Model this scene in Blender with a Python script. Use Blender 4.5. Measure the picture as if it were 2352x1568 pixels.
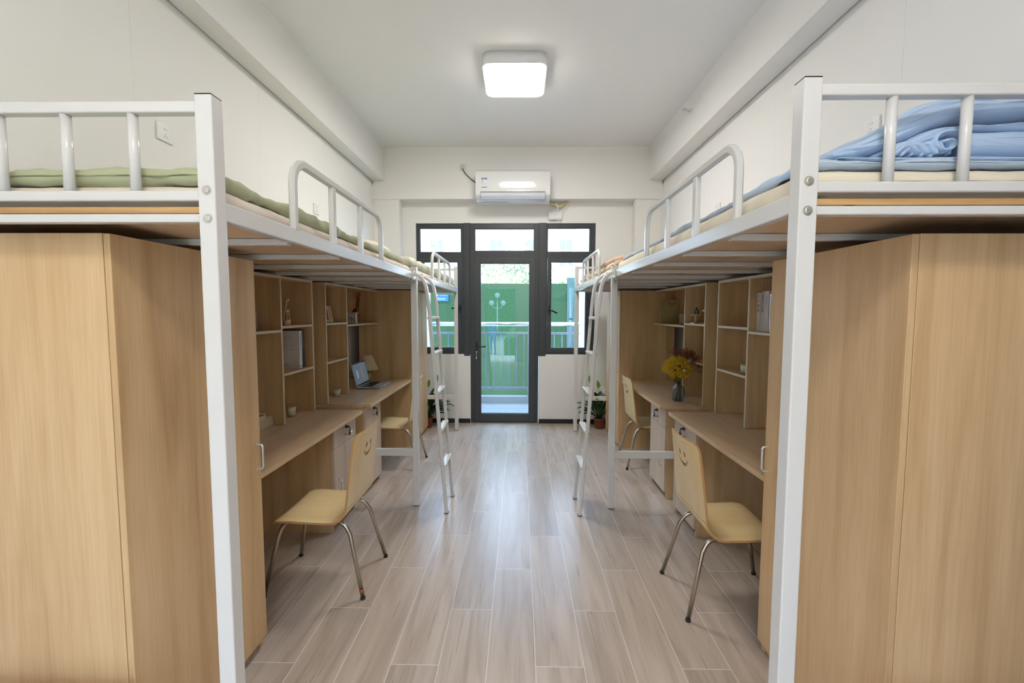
import bpy, bmesh, math, random
from mathutils import Vector, Matrix, noise, Quaternion
random.seed(7)
PI = math.pi
for o in list(bpy.data.objects): bpy.data.objects.remove(o)
scene = bpy.context.scene
COL = scene.collection

# ---------------------------------------------------------------- camera
F_PX, PITCH, YAW, ROLL = 1023.0, -0.0678, -0.0170, 0.0023
fwd = Vector((math.sin(YAW)*math.cos(PITCH), math.cos(YAW)*math.cos(PITCH), math.sin(PITCH)))
r0 = Vector((math.cos(YAW), -math.sin(YAW), 0)); u0 = r0.cross(fwd)
rgt = r0*math.cos(ROLL) + u0*math.sin(ROLL); upv = u0*math.cos(ROLL) - r0*math.sin(ROLL)
cd = bpy.data.cameras.new('camera'); cam = bpy.data.objects.new('camera', cd); COL.objects.link(cam)
cd.sensor_width = 36; cd.lens = F_PX/2352*36; cd.clip_start = .05; cd.clip_end = 300
M = Matrix((rgt, upv, -fwd)).transposed().to_4x4(); M.translation = Vector((0, 0, 1.45))
cam.matrix_world = M
scene.camera = cam

# ---------------------------------------------------------------- world, sun, exposure
scene.view_settings.view_transform = 'Standard'
scene.view_settings.look = 'None'
scene.view_settings.gamma = 1
scene.view_settings.use_curve_mapping = False
scene.view_settings.exposure = 1.17
w = bpy.data.worlds.new('world'); scene.world = w; w.use_nodes = True
nt = w.node_tree; nt.nodes.clear()
sky = nt.nodes.new('ShaderNodeTexSky'); sky.sky_type = 'NISHITA'; sky.sun_disc = False
sky.sun_elevation = math.radians(52); sky.sun_rotation = math.radians(200); sky.dust_density = 3; sky.air_density = 1.2
mixn = nt.nodes.new('ShaderNodeMixRGB'); mixn.inputs[0].default_value = .45; mixn.inputs[2].default_value = (2.5, 4.0, 6.6, 1)
bg = nt.nodes.new('ShaderNodeBackground'); bg.inputs[1].default_value = 1.3
wo = nt.nodes.new('ShaderNodeOutputWorld')
skm = nt.nodes.new('ShaderNodeVectorMath'); skm.operation = 'SCALE'; skm.inputs['Scale'].default_value = .35
nt.links.new(sky.outputs[0], skm.inputs[0]); nt.links.new(skm.outputs[0], mixn.inputs[1])
nt.links.new(mixn.outputs[0], bg.inputs[0]); nt.links.new(bg.outputs[0], wo.inputs[0])
sl = bpy.data.lights.new('sun', 'SUN'); sl.energy = 2.6; sl.angle = math.radians(.6); sl.color = (1, .96, .9)
so = bpy.data.objects.new('sun', sl); COL.objects.link(so)
so.rotation_euler = Vector((.62, .42, -.95)).to_track_quat('-Z', 'Y').to_euler(); so.location = (-10, -6, 14)
def portal(name, loc, rot, sx, sy):
    l = bpy.data.lights.new(name, 'AREA'); l.shape = 'RECTANGLE'; l.size = sx; l.size_y = sy; l.cycles.is_portal = True
    o = bpy.data.objects.new(name, l); COL.objects.link(o); o.location = loc; o.rotation_euler = rot
portal('window_portal', (-.19, 5.9, 1.6), (-PI/2, 0, 0), 2.4, 2.3)
portal('entrance_portal', (-.54, -1.44, 1.08), (PI/2, 0, 0), .94, 2.2)
LAMP_E = 23.0

# ---------------------------------------------------------------- materials
def new_mat(name):
    m = bpy.data.materials.new(name); m.use_nodes = True
    return m, m.node_tree, m.node_tree.nodes['Principled BSDF']
def plain(name, c, rough=.5, metal=0, spec=.5, bump=0, bscale=200, coat=0, emis=None, es=0, var=0, vscale=3, trans=0, sheen=0):
    m, t, b = new_mat(name)
    b.inputs['Base Color'].default_value = (*c, 1); b.inputs['Roughness'].default_value = rough
    b.inputs['Metallic'].default_value = metal; b.inputs['Specular IOR Level'].default_value = spec
    b.inputs['Coat Weight'].default_value = coat; b.inputs['Transmission Weight'].default_value = trans
    b.inputs['Sheen Weight'].default_value = sheen
    if emis: b.inputs['Emission Color'].default_value = (*emis, 1); b.inputs['Emission Strength'].default_value = es
    tc = t.nodes.new('ShaderNodeTexCoord')
    if bump:
        n = t.nodes.new('ShaderNodeTexNoise'); n.inputs['Scale'].default_value = bscale; n.inputs['Detail'].default_value = 4
        bp = t.nodes.new('ShaderNodeBump'); bp.inputs['Strength'].default_value = bump; bp.inputs['Distance'].default_value = .002
        t.links.new(tc.outputs['Object'], n.inputs['Vector']); t.links.new(n.outputs[0], bp.inputs['Height']); t.links.new(bp.outputs[0], b.inputs['Normal'])
    if var:
        n = t.nodes.new('ShaderNodeTexNoise'); n.inputs['Scale'].default_value = vscale; n.inputs['Detail'].default_value = 5
        r = t.nodes.new('ShaderNodeValToRGB'); r.color_ramp.elements[0].position = .3; r.color_ramp.elements[1].position = .7
        r.color_ramp.elements[0].color = (*[x*(1-var) for x in c], 1); r.color_ramp.elements[1].color = (*[min(1, x*(1+var)) for x in c], 1)
        t.links.new(tc.outputs['Object'], n.inputs['Vector']); t.links.new(n.outputs[0], r.inputs[0]); t.links.new(r.outputs[0], b.inputs['Base Color'])
    return m
def wood(name, cols, axis='Z', rough=.42, scale=1.0, knots=False, fine=.07, spec=.4):
    m, t, b = new_mat(name); N = t.nodes; L = t.links
    tc = N.new('ShaderNodeTexCoord'); oi = N.new('ShaderNodeObjectInfo')
    mul = N.new('ShaderNodeVectorMath'); mul.operation = 'SCALE'; mul.inputs[0].default_value = (7.3, 5.1, 3.7)
    L.new(oi.outputs['Random'], mul.inputs['Scale'])
    add = N.new('ShaderNodeVectorMath'); add.operation = 'ADD'
    L.new(tc.outputs['Object'], add.inputs[0]); L.new(mul.outputs[0], add.inputs[1])
    def mp(a, lng):
        p = N.new('ShaderNodeMapping'); s = [a*scale]*3; s['XYZ'.index(axis)] = lng*scale; p.inputs['Scale'].default_value = s
        L.new(add.outputs[0], p.inputs['Vector']); return p
    n1 = N.new('ShaderNodeTexNoise'); n1.inputs['Scale'].default_value = 1; n1.inputs['Detail'].default_value = 5; n1.inputs['Distortion'].default_value = .6
    L.new(mp(11, .7).outputs[0], n1.inputs['Vector'])
    n2 = N.new('ShaderNodeTexNoise'); n2.inputs['Scale'].default_value = 1; n2.inputs['Detail'].default_value = 3
    L.new(mp(150, 5).outputs[0], n2.inputs['Vector'])
    r = N.new('ShaderNodeValToRGB'); e = r.color_ramp.elements
    e[0].position = .3; e[0].color = (*cols[0], 1); e[1].position = .72; e[1].color = (*cols[2], 1)
    k = e.new(.5); k.color = (*cols[1], 1)
    L.new(n1.outputs[0], r.inputs[0])
    mx = N.new('ShaderNodeMixRGB'); mx.blend_type = 'MULTIPLY'; mx.inputs[0].default_value = fine*4
    r2 = N.new('ShaderNodeValToRGB'); r2.color_ramp.elements[0].position = .35; r2.color_ramp.elements[1].position = .6
    r2.color_ramp.elements[0].color = (.72, .68, .62, 1); r2.color_ramp.elements[1].color = (1, 1, 1, 1)
    L.new(n2.outputs[0], r2.inputs[0]); L.new(r.outputs[0], mx.inputs[1]); L.new(r2.outputs[0], mx.inputs[2])
    out = mx.outputs[0]
    if knots:
        v = N.new('ShaderNodeTexVoronoi'); v.inputs['Scale'].default_value = 1
        L.new(mp(7, 3.2).outputs[0], v.inputs['Vector'])
        kr = N.new('ShaderNodeValToRGB'); kr.color_ramp.elements[0].position = .03; kr.color_ramp.elements[1].position = .1
        kr.color_ramp.elements[0].color = (.28, .13, .06, 1); kr.color_ramp.elements[1].color = (1, 1, 1, 1)
        L.new(v.outputs['Distance'], kr.inputs[0])
        m2 = N.new('ShaderNodeMixRGB'); m2.blend_type = 'MULTIPLY'; m2.inputs[0].default_value = .9
        L.new(out, m2.inputs[1]); L.new(kr.outputs[0], m2.inputs[2]); out = m2.outputs[0]
    L.new(out, b.inputs['Base Color'])
    bp = N.new('ShaderNodeBump'); bp.inputs['Strength'].default_value = .12; bp.inputs['Distance'].default_value = .001
    L.new(n2.outputs[0], bp.inputs['Height']); L.new(bp.outputs[0], b.inputs['Normal'])
    b.inputs['Roughness'].default_value = rough; b.inputs['Specular IOR Level'].default_value = spec
    return m
OAK = [(.51, .325, .158), (.64, .43, .228), (.72, .51, .292)]
DESK = [(.62, .43, .25), (.71, .505, .31), (.77, .57, .37)]
FRONT = [(.52, .40, .29), (.60, .47, .35), (.66, .53, .41)]
m_oak = wood('oak_laminate', OAK)
m_oakx = wood('oak_laminate_cross', OAK, 'X')
m_desk = wood('desk_laminate', DESK, 'Y', rough=.3, scale=.9)
m_front = wood('pale_drawer_laminate', FRONT)
m_edge = plain('pale_edge_banding', (.62, .52, .33), .4)
m_board = wood('pine_board', [(.56, .38, .22), (.64, .45, .27), (.70, .52, .34)], 'Y', knots=True, scale=.7)
m_ply = wood('plywood_edge', [(.30, .15, .05), (.52, .30, .12), (.66, .43, .2)], 'X', scale=3)
m_chair = wood('birch_veneer', [(.72, .53, .26), (.78, .59, .30), (.82, .64, .35)], 'X', rough=.35, scale=.8, fine=.05)
m_chairb = wood('birch_veneer_back', [(.72, .53, .26), (.78, .59, .30), (.82, .64, .35)], 'Z', rough=.35, scale=.8, fine=.05)
m_chair_edge = plain('veneer_edge', (.45, .25, .10), .5)
m_wall = plain('white_plaster', (.87, .85, .815), .85, bump=.06, bscale=180, spec=.2)
m_ceil = plain('ceiling_paint', (.87, .86, .84), .9, spec=.15)
m_panel = plain('wall_board_paint', (.87, .85, .815), .75, spec=.25)
m_steel = plain('white_powder_coat', (.67, .665, .65), .25, spec=.5, coat=.1)
m_cap = plain('black_plastic_cap', (.03, .022, .02), .5)
m_bolt = plain('zinc_bolt', (.62, .62, .58), .3, metal=1)
m_chrome = plain('satin_steel_tube', (.50, .45, .38), .26, metal=1)
m_rubber = plain('black_rubber', (.015, .015, .015), .6)
m_frame = plain('charcoal_aluminium', (.040, .044, .047), .38, spec=.5)
m_frame2 = plain('charcoal_aluminium_sash', (.046, .05, .053), .36, spec=.5)
m_black = plain('black_gloss', (.012, .012, .012), .3)
m_base = plain('black_skirting', (.012, .012, .014), .35)
m_white = plain('white_plastic', (.80, .80, .78), .28)
m_ac = plain('ac_gloss_white', (.80, .80, .79), .08, coat=.6)
m_acflap = plain('ac_flap', (.62, .65, .70), .2)
m_cream = plain('cream_pad', (.78, .70, .55), .9, bump=.3, bscale=60, sheen=.2)
m_beige = plain('pinkish_beige_pad', (.72, .64, .55), .9, bump=.2, bscale=60)
m_green = plain('sage_green_cotton', (.42, .44, .27), .85, bump=.2, bscale=90, sheen=.2)
m_palegreen = plain('pale_celadon_cotton', (.60, .61, .47), .85, bump=.2, bscale=90)
m_blue = plain('light_blue_cotton', (.42, .56, .76), .8, bump=.2, bscale=90, sheen=.2)
m_blueg = plain('blue_grey_cotton', (.46, .55, .66), .85, bump=.2, bscale=90)
m_brown = plain('dusty_tan_cotton', (.52, .34, .22), .85, bump=.2, bscale=90)
m_tan = plain('beige_stripe_cotton', (.66, .55, .42), .85, bump=.2, bscale=90)
m_pillow = plain('off_white_pillow', (.76, .70, .58), .85, bump=.2, bscale=90)
m_paper = plain('white_paper', (.66, .64, .62), .7)
m_ink = plain('dark_ink', (.06, .05, .05), .7)
m_greyink = plain('grey_ink', (.25, .24, .23), .7)
m_brownink = plain('brown_ink', (.22, .12, .05), .7)
m_terra = plain('terracotta_plastic', (.26, .07, .03), .5)
m_soil = plain('potting_soil', (.03, .02, .012), .9, bump=.5, bscale=120)
m_leaf = plain('peace_lily_leaf', (.025, .075, .018), .35, var=.4, vscale=9)
m_leafy = plain('fresh_green_leaf', (.14, .30, .02), .4)
m_spathe = plain('white_spathe', (.75, .78, .68), .5)
m_wax = plain('ivory_wax', (.78, .70, .42), .45)
m_silver = plain('pearl_silver', (.75, .78, .80), .1, metal=.85)
m_rawwood = plain('raw_beech', (.74, .56, .32), .5, var=.12, vscale=30)
m_pinkwood = plain('pinkish_beech', (.62, .42, .28), .5)
m_uke = plain('ukulele_mahogany', (.20, .065, .02), .3, var=.2, vscale=12)
m_orange = plain('orange_wood_face', (.42, .17, .04), .35)
m_tanbook = plain('mustard_tan_cover', (.33, .25, .10), .6)
m_limebook = plain('lime_spine', (.30, .33, .06), .6)
m_lampceramic = plain('ochre_ceramic', (.50, .40, .16), .25)
m_shade = plain('ivory_pleated_fabric', (.68, .58, .40), .8)
m_laptop = plain('laptop_aluminium', (.60, .62, .64), .3, metal=.7)
m_keys = plain('black_keys', (.03, .03, .035), .5)
m_redpic = plain('red_print', (.45, .06, .05), .5)
m_bottle = plain('dark_green_bottle', (.01, .035, .03), .12, coat=.5)
m_yellow = plain('dried_yellow_blossom', (.78, .50, .012), .8, var=.35, vscale=60)
m_ochre = plain('ochre_petals', (.62, .34, .02), .7)
m_dark = plain('dark_seed_head', (.03, .018, .01), .9)
m_rust = plain('rust_dried_twig', (.24, .065, .02), .8)
m_stem = plain('olive_stem', (.11, .10, .03), .7)
m_labelblue = plain('label_blue', (.02, .17, .42), .5)
m_labelwhite = plain('label_white', (.75, .76, .78), .5)
m_orangeink = plain('orange_ink', (.75, .35, .02), .6)
m_redink = plain('red_ink', (.6, .05, .02), .6)
m_foam = plain('yellow_foam_wrap', (.62, .54, .25), .9, bump=.4, bscale=80)
m_cable = plain('dark_cable', (.03, .028, .025), .5)
m_plug = plain('ivory_plug', (.66, .60, .45), .4)
m_tilewhite = plain('pale_blue_balcony_tile', (.32, .33, .33), .25)
m_rail = plain('stainless_handrail', (.72, .74, .76), .22, metal=1)
m_railbar = plain('grey_painted_bar', (.26, .29, .33), .35, metal=.5)
m_turf = plain('artificial_turf', (.022, .053, .024), .9, bump=1, bscale=160, var=.45, vscale=45, spec=.1)
m_bluepost = plain('teal_blue_pipe', (.022, .058, .052), .5)
m_sign = plain('blue_sign', (.0, .055, .20), .5)
m_bldg = plain('white_facade_paint', (.85, .86, .88), .8)
m_bwin = plain('facade_window_glass', (.13, .14, .14), .5)
m_bark = plain('grey_bark', (.20, .16, .12), .9, var=.3, vscale=8)
m_foliage = plain('sunlit_foliage', (.13, .28, .03), .5, var=.4, vscale=3)
m_blossom = plain('white_blossom', (.85, .80, .74), .7)
m_pave = plain('pale_pavement', (.50, .48, .44), .9, var=.15, vscale=2)
m_hedge = plain('clipped_hedge', (.06, .16, .03), .9, bump=1, bscale=40, var=.5, vscale=20)
m_bluecloth = plain('royal_blue_workwear', (.03, .16, .50), .8)
m_skin = plain('skin', (.45, .26, .17), .6)
m_globe = plain('opal_globe', (.85, .87, .9), .3)
m_lampglow = plain('lit_diffuser', (.9, .9, .9), .4, emis=(1, .965, .91), es=LAMP_E)
m_signtext = plain('sign_white', (.30, .30, .30), .7)
m_lampside = plain('opal_housing', (.82, .82, .82), .35)
m_display = plain('laptop_display', (.02, .03, .04), .2, spec=.2, emis=(.035, .05, .065), es=1)
m_dispink = plain('display_text', (.5, .3, .25), .5, emis=(.4, .26, .22), es=.18)
m_dispwh = plain('display_logo', (.6, .6, .6), .5, emis=(.5, .5, .5), es=.2)

def pane_mat(name, tint=(.93, .97, .96)):
    m = bpy.data.materials.new(name); m.use_nodes = True; t = m.node_tree; t.nodes.clear()
    tr = t.nodes.new('ShaderNodeBsdfTransparent'); tr.inputs[0].default_value = (*tint, 1)
    gl = t.nodes.new('ShaderNodeBsdfGlossy'); gl.inputs['Roughness'].default_value = .0; gl.inputs[0].default_value = (.95, .97, 1, 1)
    lw = t.nodes.new('ShaderNodeLayerWeight'); lw.inputs[0].default_value = .5
    pw_ = t.nodes.new('ShaderNodeMath'); pw_.operation = 'POWER'; pw_.inputs[1].default_value = 5; t.links.new(lw.outputs['Facing'], pw_.inputs[0])
    fr = t.nodes.new('ShaderNodeMath'); fr.operation = 'MULTIPLY_ADD'; fr.inputs[1].default_value = .95; fr.inputs[2].default_value = .042; t.links.new(pw_.outputs[0], fr.inputs[0])
    mx = t.nodes.new('ShaderNodeMixShader'); o = t.nodes.new('ShaderNodeOutputMaterial')
    t.links.new(fr.outputs[0], mx.inputs[0]); t.links.new(tr.outputs[0], mx.inputs[1]); t.links.new(gl.outputs[0], mx.inputs[2]); t.links.new(mx.outputs[0], o.inputs[0])
    return m
m_pane = pane_mat('window_glass')
m_glassclear = pane_mat('clear_glass', (.95, .97, .97)); m_smoke = pane_mat('smoky_glass', (.76, .80, .83))

def floor_mat():
    m, t, b = new_mat('wood_look_tile'); N = t.nodes; L = t.links
    tc = N.new('ShaderNodeTexCoord'); sp = N.new('ShaderNodeSeparateXYZ'); L.new(tc.outputs['Object'], sp.inputs[0])
    def mth(op, a, bb=None, c=None):
        n = N.new('ShaderNodeMath'); n.operation = op
        for i, v in enumerate((a, bb, c)):
            if v is None: continue
            if isinstance(v, (int, float)): n.inputs[i].default_value = v
            else: L.new(v, n.inputs[i])
        return n.outputs[0]
    u = mth('DIVIDE', mth('SUBTRACT', sp.outputs[0], .07), .1985)
    col = mth('FLOOR', u); fu = mth('FRACT', u)
    k3 = mth('FLOORED_MODULO', col, 3)
    v = mth('DIVIDE', mth('SUBTRACT', mth('SUBTRACT', sp.outputs[1], 1.73), mth('MULTIPLY', k3, .345)), 1.06)
    row = mth('FLOOR', v); fv = mth('FRACT', v)
    du = mth('MULTIPLY', mth('MINIMUM', fu, mth('SUBTRACT', 1, fu)), .1985)
    dv = mth('MULTIPLY', mth('MINIMUM', fv, mth('SUBTRACT', 1, fv)), 1.06)
    g = mth('LESS_THAN', mth('MINIMUM', du, dv), .0016)
    cb = N.new('ShaderNodeCombineXYZ'); L.new(col, cb.inputs[0]); L.new(row, cb.inputs[1])
    wn = N.new('ShaderNodeTexWhiteNoise'); wn.noise_dimensions = '2D'; L.new(cb.outputs[0], wn.inputs['Vector'])
    sc = N.new('ShaderNodeVectorMath'); sc.operation = 'SCALE'; sc.inputs['Scale'].default_value = 9; L.new(wn.outputs['Color'], sc.inputs[0])
    ad = N.new('ShaderNodeVectorMath'); L.new(tc.outputs['Object'], ad.inputs[0]); L.new(sc.outputs[0], ad.inputs[1])
    def nz(s, d, dist=0):
        p = N.new('ShaderNodeMapping'); p.inputs['Scale'].default_value = s; L.new(ad.outputs[0], p.inputs[0])
        n = N.new('ShaderNodeTexNoise'); n.inputs['Scale'].default_value = 1; n.inputs['Detail'].default_value = d; n.inputs['Distortion'].default_value = dist
        L.new(p.outputs[0], n.inputs['Vector']); return n.outputs[0]
    a = nz((13, 1.2, 1), 6, 1.2); f = nz((110, 2.6, 1), 3, .2)
    r = N.new('ShaderNodeValToRGB'); e = r.color_ramp.elements
    e[0].position = .28; e[0].color = (.34, .27, .21, 1); e[1].position = .75; e[1].color = (.52, .44, .37, 1)
    k = e.new(.5); k.color = (.43, .355, .29, 1); L.new(a, r.inputs[0])
    r2 = N.new('ShaderNodeValToRGB'); r2.color_ramp.elements[0].position = .3; r2.color_ramp.elements[1].position = .62
    r2.color_ramp.elements[0].color = (.95, .945, .94, 1); r2.color_ramp.elements[1].color = (1.04, 1.04, 1.04, 1); L.new(f, r2.inputs[0])
    mx = N.new('ShaderNodeMixRGB'); mx.blend_type = 'MULTIPLY'; mx.inputs[0].default_value = .8; L.new(r.outputs[0], mx.inputs[1]); L.new(r2.outputs[0], mx.inputs[2])
    hv = N.new('ShaderNodeHueSaturation'); L.new(mx.outputs[0], hv.inputs['Color']); L.new(mth('MULTIPLY_ADD', wn.outputs['Value'], .22, .9), hv.inputs['Value'])
    gm = N.new('ShaderNodeMixRGB'); L.new(g, gm.inputs[0]); L.new(hv.outputs[0], gm.inputs[1]); gm.inputs[2].default_value = (.68, .65, .61, 1)
    L.new(gm.outputs[0], b.inputs['Base Color'])
    rr = N.new('ShaderNodeMapRange'); rr.inputs[3].default_value = .24; rr.inputs[4].default_value = .34; L.new(f, rr.inputs[0]); L.new(rr.outputs[0], b.inputs['Roughness'])
    bp = N.new('ShaderNodeBump'); bp.inputs['Strength'].default_value = .15; bp.inputs['Distance'].default_value = .001; L.new(f, bp.inputs['Height']); L.new(bp.outputs[0], b.inputs['Normal'])
    b.inputs['Specular IOR Level'].default_value = .7
    return m
m_floor = floor_mat()

# ---------------------------------------------------------------- mesh helpers
class MB:
    def __init__(s): s.bm = bmesh.new()
    def box(s, x0, x1, y0, y1, z0, z1, bev=0, seg=2):
        if x0 > x1: x0, x1 = x1, x0
        if y0 > y1: y0, y1 = y1, y0
        if z0 > z1: z0, z1 = z1, z0
        vs = [s.bm.verts.new((x, y, z)) for x in (x0, x1) for y in (y0, y1) for z in (z0, z1)]
        fs = [s.bm.faces.new([vs[i] for i in q]) for q in ((0, 1, 3, 2), (4, 6, 7, 5), (0, 4, 5, 1), (2, 3, 7, 6), (0, 2, 6, 4), (1, 5, 7, 3))]
        if bev:
            es = {e for f in fs for e in f.edges}
            bmesh.ops.bevel(s.bm, geom=list(es), offset=bev, segments=seg, profile=.6, affect='EDGES')
        return s
    def rings(s, rs, closed=True, cap=True, smooth=True):
        R_ = [[s.bm.verts.new(p) for p in r] for r in rs]; n = len(R_[0])
        for a, b in zip(R_, R_[1:]):
            for i in range(n if closed else n-1):
                j = (i+1) % n
                try: f = s.bm.faces.new((a[i], a[j], b[j], b[i])); f.smooth = smooth
                except ValueError: pass
        if cap and closed:
            try: s.bm.faces.new(R_[0][::-1]); s.bm.faces.new(R_[-1])
            except ValueError: pass
        return s
    def lathe(s, c, prof, seg=24, axis='Z', smooth=True, cap=True):
        rs = []
        for r, z in prof:
            ring = []
            for i in range(seg):
                a = 2*PI*i/seg; p = (r*math.cos(a), r*math.sin(a), z)
                if axis == 'X': p = (p[2], p[0], p[1])
                if axis == 'Y': p = (p[1], p[2], p[0])
                ring.append((c[0]+p[0], c[1]+p[1], c[2]+p[2]))
            rs.append(ring)
        return s.rings(rs, cap=cap, smooth=smooth)
    def cyl(s, p0, p1, r0_, r1_=None, seg=12, smooth=True):
        return s.sweep([p0, p1], r0_, r0_, rnd=seg, taper=(r0_, r0_ if r1_ is None else r1_))
    def sweep(s, path, w, h, side=None, rnd=0, taper=None, bev=.0):
        P = [Vector(p) for p in path]; rs = []; n = len(P)
        prev = None
        for i, p in enumerate(P):
            t = (P[min(i+1, n-1)]-P[max(i-1, 0)]).normalized()
            if side is not None: a = Vector(side).normalized(); b = a.cross(t).normalized(); a = t.cross(b).normalized()
            else:
                if prev is None:
                    a = t.orthogonal().normalized()
                else:
                    a = (prev - t*prev.dot(t)).normalized()
                b = t.cross(a).normalized()
            prev = a
            k = 1
            if taper: k = (taper[0]+(taper[1]-taper[0])*i/(n-1))/taper[0]
            if rnd: pr_ = [(math.cos(2*PI*j/rnd)*w*k, math.sin(2*PI*j/rnd)*h*k) for j in range(rnd)]
            else:
                W, H, c = w/2*k, h/2*k, bev
                pr_ = [(-W+c, -H), (W-c, -H), (W, -H+c), (W, H-c), (W-c, H), (-W+c, H), (-W, H-c), (-W, -H+c)] if c else [(-W, -H), (W, -H), (W, H), (-W, H)]
            rs.append([p+a*u+b*v for u, v in pr_])
        return s.rings(rs, smooth=bool(rnd))
    def sphere(s, c, r, sx=1, sy=1, sz=1, u=16, v=10):
        rs = []
        for j in range(1, v):
            th = PI*j/v
            rs.append([(c[0]+r*sx*math.sin(th)*math.cos(2*PI*i/u), c[1]+r*sy*math.sin(th)*math.sin(2*PI*i/u), c[2]-r*sz*math.cos(th)) for i in range(u)])
        R_ = [[s.bm.verts.new(p) for p in q] for q in rs]
        a = s.bm.verts.new((c[0], c[1], c[2]-r*sz)); b = s.bm.verts.new((c[0], c[1], c[2]+r*sz))
        for A, B in zip(R_, R_[1:]):
            for i in range(u):
                f = s.bm.faces.new((A[i], A[(i+1) % u], B[(i+1) % u], B[i])); f.smooth = True
        for i in range(u):
            f = s.bm.faces.new((a, R_[0][(i+1) % u], R_[0][i])); f.smooth = True
            f = s.bm.faces.new((b, R_[-1][i], R_[-1][(i+1) % u])); f.smooth = True
        return s
    def prism(s, poly, axis, a, b, smooth=False):
        def P(q, d): return {'X': (d, q[0], q[1]), 'Y': (q[0], d, q[1]), 'Z': (q[0], q[1], d)}[axis]
        return s.rings([[P(q, a) for q in poly], [P(q, b) for q in poly]], smooth=smooth)
    def quad(s, a, b, c, d):
        s.bm.faces.new([s.bm.verts.new(p) for p in (a, b, c, d)]); return s
    def leaf(s, base, d, length, width, droop, up=Vector((0, 0, 1)), n=6):
        d = Vector(d).normalized(); side = d.cross(up)
        if side.length < .01: side = Vector((1, 0, 0))
        side.normalize(); p = Vector(base); L_, R_, C_ = [], [], []
        cur = d.copy()
        for i in range(n+1):
            t = i/n; wd = width*math.sin(PI*min(1, t*.97+.03))**.8*(1-.25*t)
            nrm = side.cross(cur).normalized()
            C_.append(s.bm.verts.new(p)); L_.append(s.bm.verts.new(p-side*wd/2+nrm*wd*.18)); R_.append(s.bm.verts.new(p+side*wd/2+nrm*wd*.18))
            p = p+cur*length/n; cur = (cur-up*droop/n).normalized()
        for i in range(n):
            for A, B in ((L_, C_), (C_, R_)):
                f = s.bm.faces.new((A[i], B[i], B[i+1], A[i+1])); f.smooth = True
        return s
    def displace(s, amp, freq, seed=0, aniso=(1, 1, 1)):
        s.bm.normal_update()
        off = Vector((seed*3.1, seed*1.7, seed*.9))
        for v in s.bm.verts:
            q = Vector([v.co[i]*aniso[i] for i in range(3)])*freq+off
            k = noise.noise(q)+.5*noise.noise(q*2.3)
            v.co += v.normal*amp*k
        return s
    def build(s, name, mat, parent=None, origin=None, mods=None):
        bmesh.ops.recalc_face_normals(s.bm, faces=s.bm.faces)
        me = bpy.data.meshes.new(name)
        o = bpy.data.objects.new(name, me); COL.objects.link(o)
        off = Vector((0, 0, 0))
        if origin is not None: off = Vector(origin)
        elif parent is not None: off = parent.get('_o') and Vector(parent['_o']) or Vector((0, 0, 0))
        if off.length: bmesh.ops.translate(s.bm, verts=s.bm.verts, vec=-off)
        s.bm.to_mesh(me); s.bm.free()
        for m in (mat if isinstance(mat, (list, tuple)) else [mat]): me.materials.append(m)
        if parent is not None:
            o.parent = parent
            o['_o'] = tuple(off)
        elif origin is not None:
            o.location = origin; o['_o'] = tuple(off)
        return o
def thing(name, label, cat, loc=(0, 0, 0), group=None):
    o = bpy.data.objects.new(name, None); COL.objects.link(o); o.location = loc; o['_o'] = tuple(float(v) for v in loc)
    o.empty_display_size = .05
    o['label'] = label; o['category'] = cat
    if group: o['group'] = group
    return o
def local_thing(name, label, cat, group=None):
    o = thing(name, label, cat, (0, 0, 0), group); return o
def tag(o, label, cat, group=None):
    o['label'] = label; o['category'] = cat
    if group: o['group'] = group
    return o
def struct(o): o['kind'] = 'structure'; return o
def stuff(o): o['kind'] = 'stuff'; return o
def copy_tree(o, parent=None):
    c = o.copy(); COL.objects.link(c); c.parent = parent
    for ch in [q for q in bpy.data.objects if q.parent == o]: copy_tree(ch, c)
    return c
def ring_frame(mb, x0, x1, z0, z1, hx0, hx1, hz0, hz1, y0, y1, bev=.002):
    mb.box(x0, hx0, y0, y1, z0, z1, bev); mb.box(hx1, x1, y0, y1, z0, z1, bev)
    mb.box(hx0, hx1, y0, y1, z0, hz0, bev); mb.box(hx0, hx1, y0, y1, hz1, z1, bev)
    return mb
def pad(mb, x0, x1, y0, y1, z0, z1, r=.03, ny=60, nx=26, edge=6):
    """closed soft slab: rounded rectangle rings along Y"""
    hz = (z1-z0)/2; r = min(r, hz*.98)
    def ring(ins, y):
        X0, X1, Z0, Z1 = x0+ins, x1-ins, z0+min(ins, hz*.9), z1-min(ins, hz*.9); rr = max(.002, min(r, (Z1-Z0)/2*.98)); pts = []
        for i in range(nx): pts.append((X0+rr+(X1-X0-2*rr)*i/nx, Z0))
        for i in range(edge): a = -PI/2+PI/2*i/edge; pts.append((X1-rr+rr*math.cos(a), Z0+rr+rr*math.sin(a)))
        for i in range(edge+1): a = PI/2*i/edge; pts.append((X1-rr+rr*math.cos(a), Z1-rr+rr*math.sin(a)))
        for i in range(1, nx): pts.append((X1-rr-(X1-X0-2*rr)*i/nx, Z1))
        for i in range(edge): a = PI/2+PI/2*i/edge; pts.append((X0+rr+rr*math.cos(a), Z1-rr+rr*math.sin(a)))
        for i in range(edge+1): a = PI+PI/2*i/edge; pts.append((X0+rr+rr*math.cos(a), Z0+rr+rr*math.sin(a)))
        return [(p[0], y, p[1]) for p in pts]
    st = []
    for i in range(5):
        a = PI/2*i/5; st.append((r*(1-math.sin(a)), y0+r*(1-math.cos(a))))
    for i in range(ny+1): st.append((0, y0+r+(y1-y0-2*r)*i/ny))
    for i in range(4, -1, -1):
        a = PI/2*i/5; st.append((r*(1-math.sin(a)), y1-r*(1-math.cos(a))))
    return mb.rings([ring(i_, y) for i_, y in st])
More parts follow.
